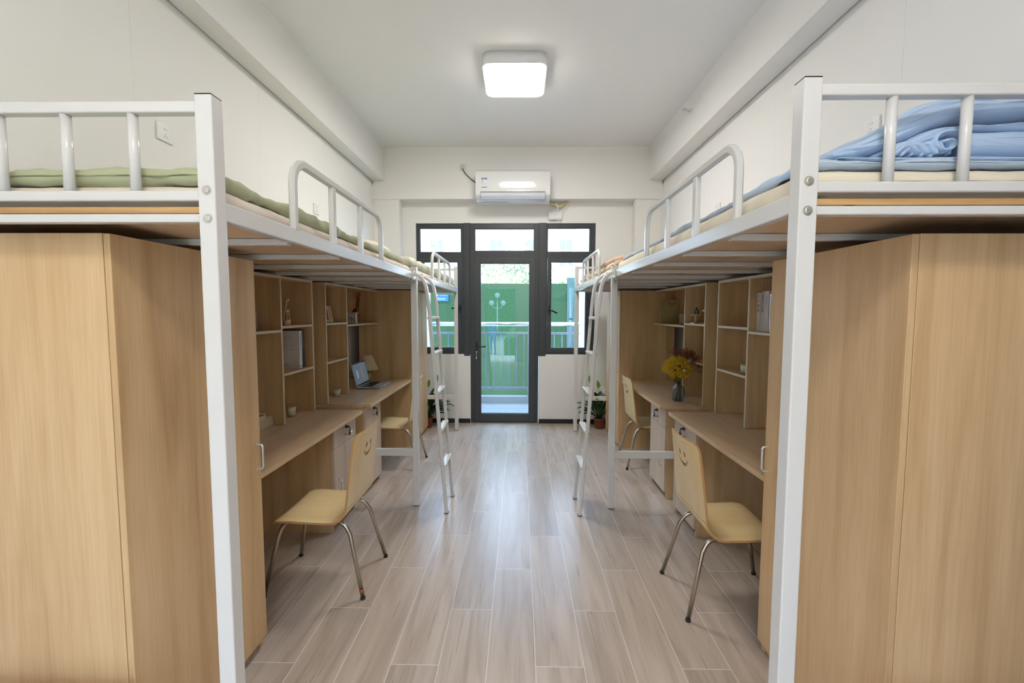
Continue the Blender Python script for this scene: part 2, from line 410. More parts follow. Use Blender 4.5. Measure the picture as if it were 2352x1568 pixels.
def pillow(mb, cx, cy, cz, lx, ly, h, n=22):
    def P(i, j, sg):
        u = -1+2*i/n; v = -1+2*j/n
        k = max(0, (1-abs(u)**3)*(1-abs(v)**3))**.55
        pin = 1-.06*(abs(u)*abs(v))**2
        return (cx+u*lx/2*pin, cy+v*ly/2*pin, cz+sg*h/2*k)
    for sg in (1, -1):
        g = [[mb.bm.verts.new(P(i, j, sg)) for j in range(n+1)] for i in range(n+1)]
        for i in range(n):
            for j in range(n):
                f = mb.bm.faces.new((g[i][j], g[i+1][j], g[i+1][j+1], g[i][j+1])); f.smooth = True
    bmesh.ops.remove_doubles(mb.bm, verts=mb.bm.verts, dist=.0005)
    return mb
def spline(pts, per=8):
    P = [Vector(p) for p in pts]; P = [P[0]*2-P[1]]+P+[P[-1]*2-P[-2]]; out = []
    for i in range(1, len(P)-2):
        for k in range(per):
            t = k/per; a, b, c, d = P[i-1:i+3]
            out.append(.5*((2*b)+(c-a)*t+(2*a-5*b+4*c-d)*t*t+(3*b-a-3*c+d)*t**3))
    out.append(P[-2]); return out
def ribbon(mb, path, thick, y0, y1, ny=24, taper=True):
    """thick cloth layer: path in XZ, extruded along Y with puffy ends"""
    C = spline([(p[0], p[1]) for p in path], 6); n = len(C)
    nr = []
    for i in range(n):
        t = (C[min(i+1, n-1)]-C[max(i-1, 0)]).normalized(); nr.append(Vector((-t[1], t[0])))
    def ring(y, k):
        top, bot = [], []
        for i in range(n):
            e = min(i, n-1-i); q = min(1, math.sqrt(max(0, (e+.3)/3.5)))
            th = thick/2*k*q
            top.append(C[i]+nr[i]*th); bot.append(C[i]-nr[i]*th)
        return [(p[0], y, p[1]) for p in top+bot[::-1]]
    rs = []
    for j in range(ny+1):
        y = y0+(y1-y0)*j/ny; e = min(j, ny-j); k = min(1, .25+math.sqrt(e/3.0)*.75) if taper else 1
        rs.append(ring(y, k))
    return mb.rings(rs)
def text(body, size, mat, parent, mtx, name='lettering', ext=.0004, align='CENTER'):
    cu = bpy.data.curves.new(name, 'FONT'); cu.body = body; cu.size = size; cu.extrude = ext; cu.align_x = align; cu.align_y = 'CENTER'
    t = bpy.data.objects.new(name, cu); COL.objects.link(t)
    dg = bpy.context.evaluated_depsgraph_get(); me = bpy.data.meshes.new_from_object(t.evaluated_get(dg))
    bpy.data.objects.remove(t); bpy.data.curves.remove(cu)
    me.materials.clear(); me.materials.append(mat)
    off = Vector(parent['_o']) if parent is not None and '_o' in parent else Vector((0, 0, 0))
    me.transform(Matrix.Translation(-off) @ mtx)
    o = bpy.data.objects.new(name, me); COL.objects.link(o); o.parent = parent; return o
def facing(loc, xdir, updir):
    """matrix for flat text: text +x along xdir, +y along updir"""
    x = Vector(xdir).normalized(); y = Vector(updir).normalized(); z = x.cross(y)
    m = Matrix((x, y, z)).transposed().to_4x4(); m.translation = Vector(loc); return m

# ================================================================ ROOM
YB = 5.71; ZC = 3.43; YF = -1.25
WL, WR = -1.80, 1.72
struct(MB().box(WL-.2, WR+.2, YF-.2, YB+.16, -.1, 0).build('floor', m_floor))
struct(MB().box(WL-.2, WR+.2, YF-.2, YB+.16, ZC, ZC+.15).build('ceiling', m_ceil))
for side, x, s in (('left', WL, -1), ('right', WR, 1)):
    mb = MB().box(x+s*.012, x+s*.2, YF-.2, YB+.16, 0, ZC)
    seams = [YF, -.02, 1.06, 2.115, 3.13, 4.15, 5.2, 5.55]
    for a, b in zip(seams, seams[1:]): mb.box(x, x+s*.0125, a+.0003, b-.0003, 0, 2.985, .0006, 1)
    struct(mb.build('wall_'+side, m_panel))
struct(MB().box(WL, -1.665, YF, 5.53, 3.03, ZC).build('trim_1', m_wall))
struct(MB().box(1.562, WR, YF, 5.53, 3.03, ZC).build('trim_2', m_wall))
mb = MB()
mb.box(WL, -1.32, YB, YB+.16, 0, ZC); mb.box(.955, WR, YB, YB+.16, 0, ZC); mb.box(-1.32, .955, YB, YB+.16, 2.558, ZC)
mb.box(-1.32, -.632, YB, YB+.16, 0, .897); mb.box(.248, .955, YB, YB+.16, 0, .897)
mb.box(WL, -1.487, 5.55, YB, 0, 2.82); mb.box(1.406, WR, 5.55, YB, 0, 2.82)
struct(mb.build('wall_back', m_wall))
struct(MB().box(WL, WR, 5.53, YB, 2.815, ZC).build('trim_3', m_wall))
mb = MB().box(-1.487, -.635, 5.696, 5.712, 0, .056, .002, 1).box(.251, 1.406, 5.696, 5.712, 0, .056, .002, 1)
mb.box(WL, -1.487, 5.536, 5.55, 0, .056).box(1.406, WR, 5.536, 5.55, 0, .056)
struct(mb.build('baseboard_back', m_base))
# entrance wall behind the camera, with its open doorway
mb = MB().box(WL, -1.0, YF-.16, YF, 0, ZC).box(-.08, WR, YF-.16, YF, 0, ZC).box(-1.0, -.08, YF-.16, YF, 2.15, ZC)
struct(mb.build('wall_front', m_wall))
mb = MB(); mb.box(-1.0, -.95, YF-.17, YF+.01, 0, 2.15).box(-.13, -.08, YF-.17, YF+.01, 0, 2.15).box(-.95, -.13, YF-.17, YF+.01, 2.1, 2.15)
struct(mb.build('trim_4', m_white))

# added unseen block behind the camera on the right, shades the near right wardrobe
struct(MB().box(.80, WR, YF, .30, 0, 2.25).build('wall_shade_block', m_wall))

# windows and door
def bay(name, x0, x1, z0, px0, px1, pz0, pz1, sx0, sx1, sz0, sz1, gx0, gx1, gz0, gz1, leaf):
    y0, y1 = 5.722, 5.775
    fr = ring_frame(MB(), x0, x1, z0, 2.556, px0, px1, sz0, pz1, y0, y1)
    fr.box(px0, px1, y0, y1, sz1, pz0, .002)
    f = struct(fr.build(name, m_frame))
    # inner step around the fixed light above
    ring_frame(MB(), px0-.006, px1+.006, pz0-.006, pz1+.006, px0+.008, px1-.008, pz0+.008, pz1-.008, y0+.012, y1-.006, .001).build('glazing_bead', m_frame2, f)
    MB().box(px0, px1, 5.745, 5.751, pz0, pz1).build('glass_pane', m_pane, f)
    sash = ring_frame(MB(), sx0, sx1, sz0, sz1, gx0, gx1, gz0, gz1, y0-.006, y1-.01, .003).build(leaf, m_frame2, f)
    ring_frame(MB(), gx0-.001, gx1+.001, gz0-.001, gz1+.001, gx0+.007, gx1-.007, gz0+.007, gz1-.007, y0+.004, y1-.02, .001).build('glazing_bead', m_frame, sash)
    MB().box(gx0, gx1, 5.745, 5.751, gz0, gz1).build('glass_pane', m_pane, sash)
    return f, sash
wl, wls = bay('window_1', -1.32, -.713, .897, -1.276, -.747, 2.196, 2.502, -1.275, -.75, .925, 2.126, -1.226, -.793, .978, 2.076, 'sash')
wd, wds = bay('door_1', -.636, .242, 0.0, -.574, .182, 2.213, 2.496, -.576, .199, .022, 2.126, -.504, .126, .117, 2.06, 'door_leaf')
wr, wrs = bay('window_2', .335, .95, .897, .35, .886, 2.2, 2.502, .353, .89, .925, 2.126, .397, .842, .978, 2.076, 'sash')
struct(MB().box(-.713, -.636, 5.706, 5.785, .875, 2.562, .003).build('trim_5', m_frame))
struct(MB().box(.242, .335, 5.706, 5.785, .875, 2.562, .003).build('trim_6', m_frame))
# window handles
def win_handle(par, x, z, dx, dz):
    MB().box(x-.013, x+.013, 5.698, 5.717, z-.045, z+.045, .003).build('handle_plate', m_black, par)
    MB().sweep([(x, 5.70, z), (x, 5.668, z), (x+dx*.25, 5.662, z+dz*.25), (x+dx, 5.660, z+dz)], .011, .007, rnd=8).build('handle', m_black, par)
win_handle(wls, -.762, 1.485, -.105, .0)
win_handle(wrs, .376, 1.478, .10, -.052)
# door handle, lock and hanging key
MB().box(-.565, -.539, 5.700, 5.717, .93, 1.06, .003).build('handle_plate', m_black, wds)
MB().sweep([(-.552, 5.70, 1.0), (-.552, 5.655, 1.0), (-.53, 5.645, 1.0), (-.43, 5.643, .999)], .009, .009, rnd=10).build('handle', m_black, wds)
kb = MB().lathe((-.552, 5.70, .93), [(.009, 0), (.009, -.012)], 16, axis='Y')
kb.box(-.555, -.549, 5.672, 5.70, .905, .93).sweep([(-.552, 5.68, .905), (-.556, 5.68, .89), (-.55, 5.68, .878), (-.552, 5.68, .862)], .003, .003, rnd=6)
kb.box(-.561, -.546, 5.676, 5.682, .835, .868, .003)
kb.build('key', m_bolt, wds)

# ================================================================ WALL AND CEILING FIXTURES
def rounded_poly(x0, x1, y0, y1, r, n=6):
    out = []
    for cx, cy, a0 in ((x1-r, y0+r, -PI/2), (x1-r, y1-r, 0), (x0+r, y1-r, PI/2), (x0+r, y0+r, PI)):
        for i in range(n+1): a = a0+PI/2*i/n; out.append((cx+r*math.cos(a), cy+r*math.sin(a)))
    return out
def ceiling_lamp(x0, x1, y0, y1, label):
    t = thing('ceiling_lamp', label, 'ceiling light', ((x0+x1)/2, (y0+y1)/2, ZC))
    a = rounded_poly(x0, x1, y0, y1, .07)
    MB().rings([[(*p, ZC-.0005) for p in a], [(*p, ZC-.094) for p in a]]).build('housing', m_lampside, t)
    b = rounded_poly(x0+.004, x1-.004, y0+.004, y1-.004, .066)
    MB().rings([[(*p, ZC-.0945) for p in b], [(*p, ZC-.100) for p in b]]).build('diffuser', m_lampglow, t)
    return t
ceiling_lamp(-.295, .203, 3.53, 4.06, 'square white flush ceiling light glowing above the middle of the room')
ceiling_lamp(-.295, .203, -.95, -.42, 'square white flush ceiling light above the entrance end of the room')

# air conditioner
ac = thing('air_conditioner', 'white split air conditioner hanging on the beam above the balcony door', 'air conditioner', (-.08, 5.53, 2.75))
ax0, ax1 = -.522, .352
prof = [(5.53, 3.10), (5.36, 3.10), (5.335, 3.085), (5.325, 3.05), (5.322, 2.90), (5.328, 2.83), (5.345, 2.80), (5.40, 2.765), (5.46, 2.748), (5.53, 2.75)]
pf = [prof[0]]+[tuple(v[:2]) for v in spline([(a, b, 0) for a, b in prof[1:-1]], 7)]+[prof[-1]]
MB().prism(pf, 'X', ax0, ax1).build('casing', m_ac, ac)
MB().prism([(5.320, 2.838), (5.316, 2.832), (5.322, 2.80), (5.345, 2.768), (5.39, 2.752), (5.40, 2.758), (5.35, 2.79)], 'X', ax0+.06, ax1-.06).build('air_flap', m_acflap, ac)
MB().box(ax0+.056, ax1-.056, 5.3175, 5.33, 2.842, 2.848).build('panel_seam', m_greyink, ac)
for xx in (ax0+.0555, ax1-.0595): MB().box(xx, xx+.004, 5.3165, 5.34, 2.775, 2.842).build('panel_seam', m_greyink, ac)
lb = MB().box(-.452, -.386, 5.3195, 5.324, 2.895, 3.005).build('energy_label', m_labelwhite, ac)
MB().box(-.452, -.386, 5.319, 5.3205, 2.988, 3.005).build('label_header', m_labelblue, lb)
MB().box(-.452, -.386, 5.319, 5.3205, 2.895, 2.903).build('label_footer', m_labelblue, lb)
MB().box(-.450, -.388, 5.319, 5.3205, 2.932, 2.934).build('label_rule', m_greyink, lb)
MB().box(-.446, -.436, 5.319, 5.3205, 2.965, 2.979).build('label_bar', m_orangeink, lb)
MB().box(-.446, -.438, 5.319, 5.3205, 2.952, 2.961).build('label_bar', m_redink, lb)
text('中国能效标识', .0085, m_labelwhite, lb, facing((-.419, 5.3185, 2.9965), (1, 0, 0), (0, 0, 1)))
MB().box(-.20, .09, 5.3195, 5.323, 2.883, 2.886).build('display_line', m_white, ac)
for i in range(9): MB().box(-.44+i*.034, -.44+i*.034+.022, 5.43, 5.433, 2.7505, 2.7545).build('printed_mark', m_greyink if i != 5 else m_orangeink, ac)

sk = thing('power_outlet', 'white wall outlet on the beam, left of the air conditioner, ivory plug in it', 'outlet', (-.695, 5.53, 3.19))
MB().box(-.735, -.652, 5.522, 5.531, 3.147, 3.232, .003).build('face_plate', m_white, sk)
pg = MB().sweep(spline([(-.697, 5.505, 3.165), (-.66, 5.51, 3.11), (-.60, 5.515, 3.05), (-.53, 5.515, 3.0), (-.52, 5.515, 2.995)]), .005, .005, rnd=8).build('power_cord', m_cable, ac)
MB().box(-.718, -.676, 5.49, 5.521, 3.165, 3.215, .01, 3).build('plug', m_plug, pg)

pp = thing('refrigerant_pipe', 'yellow foam wrapped pipe sagging under the beam, right of the air conditioner', 'pipe', (.45, 5.66, 2.78))
MB().sweep(spline([(.29, 5.58, 2.80), (.34, 5.62, 2.795), (.42, 5.66, 2.783), (.49, 5.665, 2.752), (.53, 5.665, 2.77), (.60, 5.67, 2.818), (.66, 5.70, 2.84)]), .017, .017, rnd=12).displace(.004, 40).build('foam_sleeve', m_foam, pp)
MB().sweep(spline([(.44, 5.655, 2.79), (.47, 5.65, 2.74), (.475, 5.67, 2.69)]), .009, .009, rnd=8).sweep(spline([(.60, 5.66, 2.80), (.56, 5.66, 2.74), (.49, 5.67, 2.69)]), .005, .005, rnd=8).build('drain_hose', m_white, pp)
jb = thing('junction_box', 'small white plastic control box on the wall above the right window', 'control box', (.44, 5.71, 2.64))
MB().box(.355, .527, 5.672, 5.71, 2.602, 2.70, .008, 3).build('casing', m_white, jb)
MB().box(.365, .517, 5.676, 5.709, 2.590, 2.604, .002).build('bottom_slot', m_acflap, jb)
MB().box(.40, .46, 5.680, 5.700, 2.5885, 2.5915).build('sensor_window', m_ink, jb)
mb = MB()
for i in range(6): mb.box(.412+i*.0095, .4185+i*.0095, 5.6715, 5.6724, 2.656, 2.664)
mb.build('printed_mark', m_acflap, jb)
MB().sweep(spline([(.40, 5.69, 2.70), (.40, 5.69, 2.725), (.42, 5.69, 2.735), (.475, 5.69, 2.73)]), .003, .003, rnd=6).build('cable', m_white, jb)

# sprinkler head on the right-hand beam
sp = thing('sprinkler_head', 'small metal sidewall sprinkler head poking out of the right ceiling beam', 'sprinkler', (1.562, 4.22, 3.275))
MB().lathe((1.562, 4.22, 3.275), [(.028, 0), (.028, -.004), (.018, -.010)], 20, axis='X').build('escutcheon', m_white, sp)
MB().lathe((1.555, 4.22, 3.275), [(.013, 0), (.013, -.02), (.009, -.021), (.009, -.035), (.004, -.04)], 14, axis='X').sweep([(1.53, 4.208, 3.275), (1.512, 4.208, 3.282), (1.497, 4.22, 3.285)], .0025, .0025, rnd=6).sweep([(1.53, 4.232, 3.275), (1.512, 4.232, 3.282), (1.497, 4.22, 3.285)], .0025, .0025, rnd=6).build('nozzle', m_bolt, sp)
MB().box(1.472, 1.505, 4.20, 4.24, 3.285, 3.289).box(1.496, 1.499, 4.205, 4.235, 3.272, 3.287).build('deflector', m_bolt, sp)

def socket(x, s, y0, y1, z0, z1, label, kind=5):
    t = thing('wall_socket', label, 'wall socket', (x, (y0+y1)/2, (z0+z1)/2), None)
    f = lambda d: x-s*d
    MB().box(f(0), f(.009), y0, y1, z0, z1, .003).build('face_plate', m_white, t)
    yc, zc = (y0+y1)/2, (z0+z1)/2; mb = MB()
    q = f(.0094)
    if kind == 5:
        for dy, dz in ((-.007, .018), (.007, .018)): mb.box(f(.008), q, yc+dy-.0015, yc+dy+.0015, zc+dz-.004, zc+dz+.004)
        mb.box(f(.008), q, yc-.0014, yc+.0014, zc-.010, zc-.002)
        for dy in (-.008, .008): mb.box(f(.008), q, yc+dy-.002, yc+dy+.002, zc-.023, zc-.016)
    else:
        mb.box(f(.008), q, yc-.02, yc-.019, zc-.02, zc+.02).box(f(.008), q, yc+.019, yc+.02, zc-.02, zc+.02)
    mb.build('pin_holes', m_greyink, t); return t
socket(WL, -1, 2.235, 2.335, 2.30, 2.385, 'white wall socket on the left wall above the green quilt, near the camera')
socket(WL, -1, 3.915, 4.015, 2.30, 2.385, 'white wall socket on the left wall, seen through the left guard rail')
socket(WR, 1, 2.22, 2.32, 2.305, 2.39, 'white wall socket on the right wall behind the folded blue duvet')
socket(WR, 1, 3.915, 4.015, 2.30, 2.385, 'white wall socket on the right wall, seen through the right guard rail')
t = thing('wall_switch', 'white switch plate on the back wall, behind the right ladder', 'switch', (1.155, 5.71, 1.33))
MB().box(1.115, 1.20, 5.701, 5.711, 1.265, 1.35, .003).build('face_plate', m_white, t)
MB().box(1.125, 1.155, 5.699, 5.703, 1.28, 1.335, .002).box(1.16, 1.19, 5.699, 5.703, 1.28, 1.335, .002).build('rocker', m_white, t)
# ================================================================ LOFT BEDS
SIDES = {'left': dict(s=-1, X=-.7435, y0=1.095, dz=.006), 'right': dict(s=1, X=.6544, y0=1.075, dz=.018)}
PITCH_Y = 2.12; PW = .043; BW = 1.015
BARS = [.39, .80, 1.215, 1.63, 2.03]
def bolt(mb, c, ax='Y', d=-1):
    p = [(.0115, 0), (.0115, .0015*d), (.0085, .0018*d), (.0080, .0045*d), (.0060, .0052*d)]
    return mb.lathe(c, p, 12, axis=ax, smooth=False)
def bed_side(k):
    S = SIDES[k]; s, X, dz = S['s'], S['X'], S['dz']; f = lambda d: X+s*d
    ys = [S['y0'], S['y0']+PITCH_Y, S['y0']+2*PITCH_Y]
    t = thing('loft_bed_frame', 'white steel double-length loft bed frame standing along the %s wall' % k, 'bunk bed', (f(.5), ys[1], 0))
    for i, y in enumerate(ys):
        for d in (0, BW-PW):
            top = ((1.970, 1.770, 1.972) if s < 0 else (1.990, 1.776, 1.978))[i]
            p = MB().box(f(d), f(d+PW), y, y+PW, .004, top, .004, 3).build('post', m_steel, t)
            MB().box(f(d+.001), f(d+PW-.001), y+.001, y+PW-.001, top-.001, top+.0025, .001, 1).build('post_cap', m_cap, p)
            MB().box(f(d+.001), f(d+PW-.001), y+.001, y+PW-.001, 0, .0045).build('foot_cap', m_cap, p)
        # low stretcher across the end
        MB().box(f(PW-.002), f(BW-PW+.002), y+.008, y+.034, .378, .430, .003).build('stretcher', m_steel, t)
    for y in ys: MB().box(f(PW-.002), f(BW-PW+.002), y+.006, y+.034, dz+1.6610, dz+1.6815, .003).build('end_rail', m_steel, t)
    for i in (0, 2):
        y = ys[i]
        ez = dz if s < 0 else dz+.009
        MB().box(f(PW-.002), f(BW-PW+.002), y+.006, y+.034, ez+1.924, ez+1.951, .004, 3).build('end_rail', m_steel, t)
        MB().box(f(PW-.002), f(BW-PW+.002), y+.006, y+.034, dz+1.713, dz+1.738, .004, 3).build('end_rail', m_steel, t)
        sp_ = .168 if s < 0 else .174
        for j in range(5):
            d = PW+sp_*(j+1)
            if d < BW-PW-.03: MB().cyl((f(d), y+.02, dz+1.733), (f(d), y+.02, ez+1.93), .0115, seg=14).build('baluster', m_steel, t)
    # long rails and cross bars
    for i in (0, 1):
        a, b = ys[i]+PW-.002, ys[i+1]+.002
        for d in (.0, BW-.03):
            MB().box(f(d+.002), f(d+.03), a, b, dz+1.669, dz+1.717, .004, 3).build('side_rail', m_steel, t)
        for bb in BARS:
            MB().box(f(.029), f(BW-.029), ys[i]+bb-.002, ys[i]+bb+.026, dz+1.6615, dz+1.6825, .003).build('cross_bar', m_steel, t)
        # guard rail: bent flat tube with two uprights
        if i == 0: g0, g1 = (1.50, 2.44) if s < 0 else (1.40, 2.38)
        else: g0, g1 = (3.86, 4.83) if s < 0 else (3.78, 4.74)
        zt = dz+1.948; r = .085; dd = .012
        P = [(f(dd), g0, dz+1.712), (f(dd), g0, zt-r)]
        for q in range(1, 14): a_ = PI/2*q/14; P.append((f(dd), g0+r-r*math.cos(a_), zt-r+r*math.sin(a_)))
        P += [(f(dd), g0+r, zt), (f(dd), g1-r, zt)]
        for q in range(1, 14): a_ = PI/2*q/14; P.append((f(dd), g1-r+r*math.sin(a_), zt-r+r*math.cos(a_)))
        P += [(f(dd), g1, zt-r), (f(dd), g1, dz+1.712)]
        g = MB().sweep(P, .022, .032, side=(1, 0, 0), bev=.007).build('guard_rail', m_steel, t)
        for q in (1, 2):
            yy = g0+(g1-g0)*q/3
            MB().box(f(dd-.01), f(dd+.01), yy-.016, yy+.016, dz+1.712, zt-.012, .004, 2).build('upright', m_steel, g)
    # end plates and bolts
    for y, z in ((ys[0], 1.737), (ys[0], 1.669), (ys[1], 1.753), (ys[1], 1.645), (ys[2], 1.738), (ys[2], 1.655)):
        bolt(MB(), (f(.020), y, z+dz)).build('bolt', m_bolt, t)
    return ys, f
def ladder(k, ys, f):
    S = SIDES[k]; s, dz = S['s'], S['dz']
    ya, yb = ys[1]-.105, ys[1]+.185
    t = thing('bunk_ladder', 'white steel ladder hooked on the %s loft bed rail, leaning into the aisle' % k, 'ladder', (f(-.2), (ya+yb)/2, 0))
    def path(y):
        pts = [(.030, 1.722), (.0, 1.722), (-.022, 1.706)]
        pts = [(.004, 1.700), (-.03, 1.694), (-.065, 1.668), (-.088, 1.62), (-.102, 1.54), (-.112, 1.44)]
        sp = spline([(f(-(-d) if False else d), y, z) for d, z in pts], 6)
        sp = [(p[0], p[1], p[2]+dz) for p in sp]; return sp+[(f(-.222), y, .004)]
    for y in (ya, yb):
        r = MB().sweep(path(y), .034, .022, side=(0, 1, 0), bev=.004).build('side_rail', m_steel, t)
        MB().box(f(-.010), f(.002), y-.03, y+.03, dz+1.662, dz+1.708, .003).box(f(-.010), f(.034), y-.022, y+.022, dz+1.7175, dz+1.7215).build('hook_plate', m_steel, r)
        MB().box(f(-.236), f(-.208), y-.017, y+.017, 0, .006).build('foot_cap', m_cap, r)
    for z in (1.411, 1.157, .882, .612, .350):
        d = -.112-(1.44-z)/1.44*.110
        rg = MB().box(f(d-.022), f(d+.022), ya+.015, yb-.015, z-.018, z-.002, .002).build('rung', m_steel, t)
        mb = MB(); n = 10
        for i in range(n):
            for j in range(2):
                mb.sphere((f(d-.011+j*.022), ya+.03+(yb-ya-.06)*(i+.5*j)/(n-.5), z-.002), .0065, sz=.4, u=8, v=5)
        mb.build('tread_dimples', m_steel, rg)
for k in ('left', 'right'):
    ys, f = bed_side(k); ladder(k, ys, f)
    for i, w_ in ((0, 'near'), (1, 'far')):
        a, b = ys[i]+.012, ys[i+1]+(.03 if i else .006)
        if i: a += .006
        o = MB().box(f(.034), f(BW-.034), a, b, 1.6835+SIDES[k]['dz'], 1.6995+SIDES[k]['dz'], .001, 1).build('bed_board', m_board, origin=(f(.5), a, 1.684))
        tag(o, 'knotty pine bed board under the mattress of the %s %s loft bed' % (w_, k), 'bed board', 'pine boards on the loft beds')
        if i == 0:
            e = MB().box(f(.036), f(BW-.036), a-.0025, a+.001, 1.6845+SIDES[k]['dz'], 1.6985+SIDES[k]['dz']).build('board_edge', m_ply, o, origin=(f(.5), a, 1.684)); e['label'] = 'dark striped plywood edge'

# ---- bedding, left near
fL = lambda d: SIDES['left']['X']-d
fR = lambda d: SIDES['right']['X']+d
def ordered(a, b): return (min(a, b), max(a, b))
def soft(name, mat, label, cat, x0, x1, y0, y1, z0, z1, r, amp, freq, seed, group=None, aniso=(1, 1, 1), ny=70, nx=26):
    x0, x1 = ordered(x0, x1); dz = SIDES['left' if x0 < 0 else 'right']['dz']
    o = pad(MB(), x0, x1, y0, y1, z0+dz, z1+dz, r, ny, nx).displace(amp, freq, seed, aniso).displace(amp*.35, freq*3, seed+9).build(name, mat, origin=((x0+x1)/2, (y0+y1)/2, z0))
    return tag(o, label, cat, group)
yl = SIDES['left']['y0']; yr = SIDES['right']['y0']
soft('mattress', m_beige, 'thin pinkish-beige mattress under the sage green quilt on the near left bed', 'mattress', fL(.036), fL(.97), yl+.045, yl+2.10, 1.701, 1.764, .03, .003, 7, 1, 'thin mattresses on the loft beds')
q = soft('quilt', m_green, 'sage green quilt spread over the near left loft bed', 'quilt', fL(.05), fL(.975), yl+.05, yl+1.98, 1.766, 1.806, .018, .016, 5.5, 2, aniso=(1, 1.6, .5), ny=110, nx=40)
soft('mattress', m_beige, 'thin beige mattress under the pale green quilt on the far left bed', 'mattress', fL(.036), fL(.97), yl+PITCH_Y+.03, yl+2*PITCH_Y-.01, 1.701, 1.760, .03, .003, 7, 3, 'thin mattresses on the loft beds')
soft('quilt', m_palegreen, 'pale celadon quilt on the far left loft bed, bunched beside the rail', 'quilt', fL(.045), fL(.97), yl+PITCH_Y+.02, yl+2*PITCH_Y-.03, 1.763, 1.835, .035, .018, 5, 5, aniso=(1, 1.8, .5), ny=110, nx=40)
soft('mattress', m_cream, 'thin cream mattress under the light blue sheet on the near right bed', 'mattress', fR(.036), fR(.97), yr+.045, yr+2.10, 1.701, 1.780, .03, .003, 7, 6, 'thin mattresses on the loft beds')
soft('sheet', m_blueg, 'light blue sheet rumpled over the near right loft bed', 'sheet', fR(.06), fR(.975), yr+.05, yr+2.05, 1.783, 1.804, .010, .010, 5, 8, aniso=(1, 1.5, .5), ny=110, nx=36)
soft('mattress', m_cream, 'thin cream mattress under the tan bedding on the far right bed', 'mattress', fR(.036), fR(.97), yr+PITCH_Y+.03, yr+2*PITCH_Y-.01, 1.701, 1.760, .03, .003, 7, 9, 'thin mattresses on the loft beds')
soft('quilt', m_tan, 'beige crinkled quilt spread over the far right loft bed', 'quilt', fR(.05), fR(.97), yr+PITCH_Y+.08, yr+2*PITCH_Y-.05, 1.764, 1.802, .018, .018, 6, 11, aniso=(1, 2.4, .5), ny=110, nx=36)
o = pillow(MB(), fL(.42), yl+1.80, 1.843, .62, .44, .13).displace(.008, 6, 3).build('pillow', m_pillow, origin=(fL(.42), yl+1.80, 1.8))
tag(o, 'off-white pillow at the far end of the green quilt on the left bed', 'pillow')
o = pillow(MB(), fR(.33), yr+PITCH_Y+.52, 1.835, .56, .80, .13).displace(.012, 7, 5).build('pillow', m_brown, origin=(fR(.33), yr+PITCH_Y+.5, 1.8))
tag(o, 'dusty tan pillow on the far right loft bed beside the ladder', 'pillow')
o = pillow(MB(), fR(.62), yr+PITCH_Y+.48, 1.875, .42, .62, .13).displace(.010, 7, 8).build('pillow', m_blue, origin=(fR(.6), yr+PITCH_Y+.45, 1.8))
tag(o, 'pale blue pillow lying behind the tan pillow on the far right bed', 'pillow')
o = pad(MB(), fR(.06), fR(.6), 4.55, 5.15, 1.79, 1.86, .035, 40, 20).displace(.02, 9, 14).build('blanket', m_brown, origin=(fR(.3), 4.85, 1.79))
tag(o, 'folded tan blanket at the window end of the far right bed', 'blanket')

# ---- folded light blue duvet at the near end of the right bed
X0 = .86
dv = thing('duvet', 'light blue duvet folded into a thick heap at the near end of the right bed', 'duvet', (1.25, 1.4, 1.80))
def dfold(nm, path, th, y0, y1, amp, fr, seed, an=(1, 1, 1)): ribbon(MB(), path, th, y0, y1, 40).displace(amp, fr, seed, an).displace(amp*.3, fr*3, seed+3).build(nm, m_blue, dv)
dfold('top_fold', [(.775, 1.838), (.87, 1.864), (.95, 1.902), (1.06, 1.942), (1.2, 1.957), (1.38, 1.960), (1.52, 1.952), (1.60, 1.925), (1.63, 1.89)], .060, 1.145, 1.72, .010, 7, 21, (1, .8, 1))
dfold('top_fold', [(.98, 1.945), (1.10, 1.984), (1.26, 2.006), (1.44, 2.006), (1.58, 1.985), (1.63, 1.95)], .036, 1.20, 1.70, .009, 7, 27, (1, .8, 1))
dfold('middle_fold', [(.88, 1.835), (.94, 1.850), (1.0, 1.878), (1.08, 1.900), (1.2, 1.905), (1.4, 1.903), (1.6, 1.893)], .028, 1.135, 1.66, .006, 8, 23)
sp_ = []
for i in range(20):
    a = .2+i*.45; r = .040-.0019*i
    sp_.append((1.040+r*math.cos(a)*1.15, 1.862+r*math.sin(a)*.80))
dfold('rolled_edge', sp_[::-1], .0125, 1.125, 1.60, .003, 14, 24)
dfold('bottom_fold', [(1.085, 1.862), (1.14, 1.862), (1.26, 1.864), (1.40, 1.864), (1.60, 1.862)], .074, 1.128, 1.66, .006, 7, 25)
dfold('bottom_fold', [(.775, 1.824), (.95, 1.822), (1.10, 1.823), (1.30, 1.822), (1.60, 1.822)], .018, 1.122, 1.70, .005, 11, 26)
for i in range(5):
    dfold('pleat', [(.905+i*.026, 1.832), (.925+i*.027, 1.850+i*.003), (.95+i*.026, 1.856+i*.003), (.98+i*.02, 1.838)], .020, 1.126+i*.004, 1.30, .005, 18, 30+i)

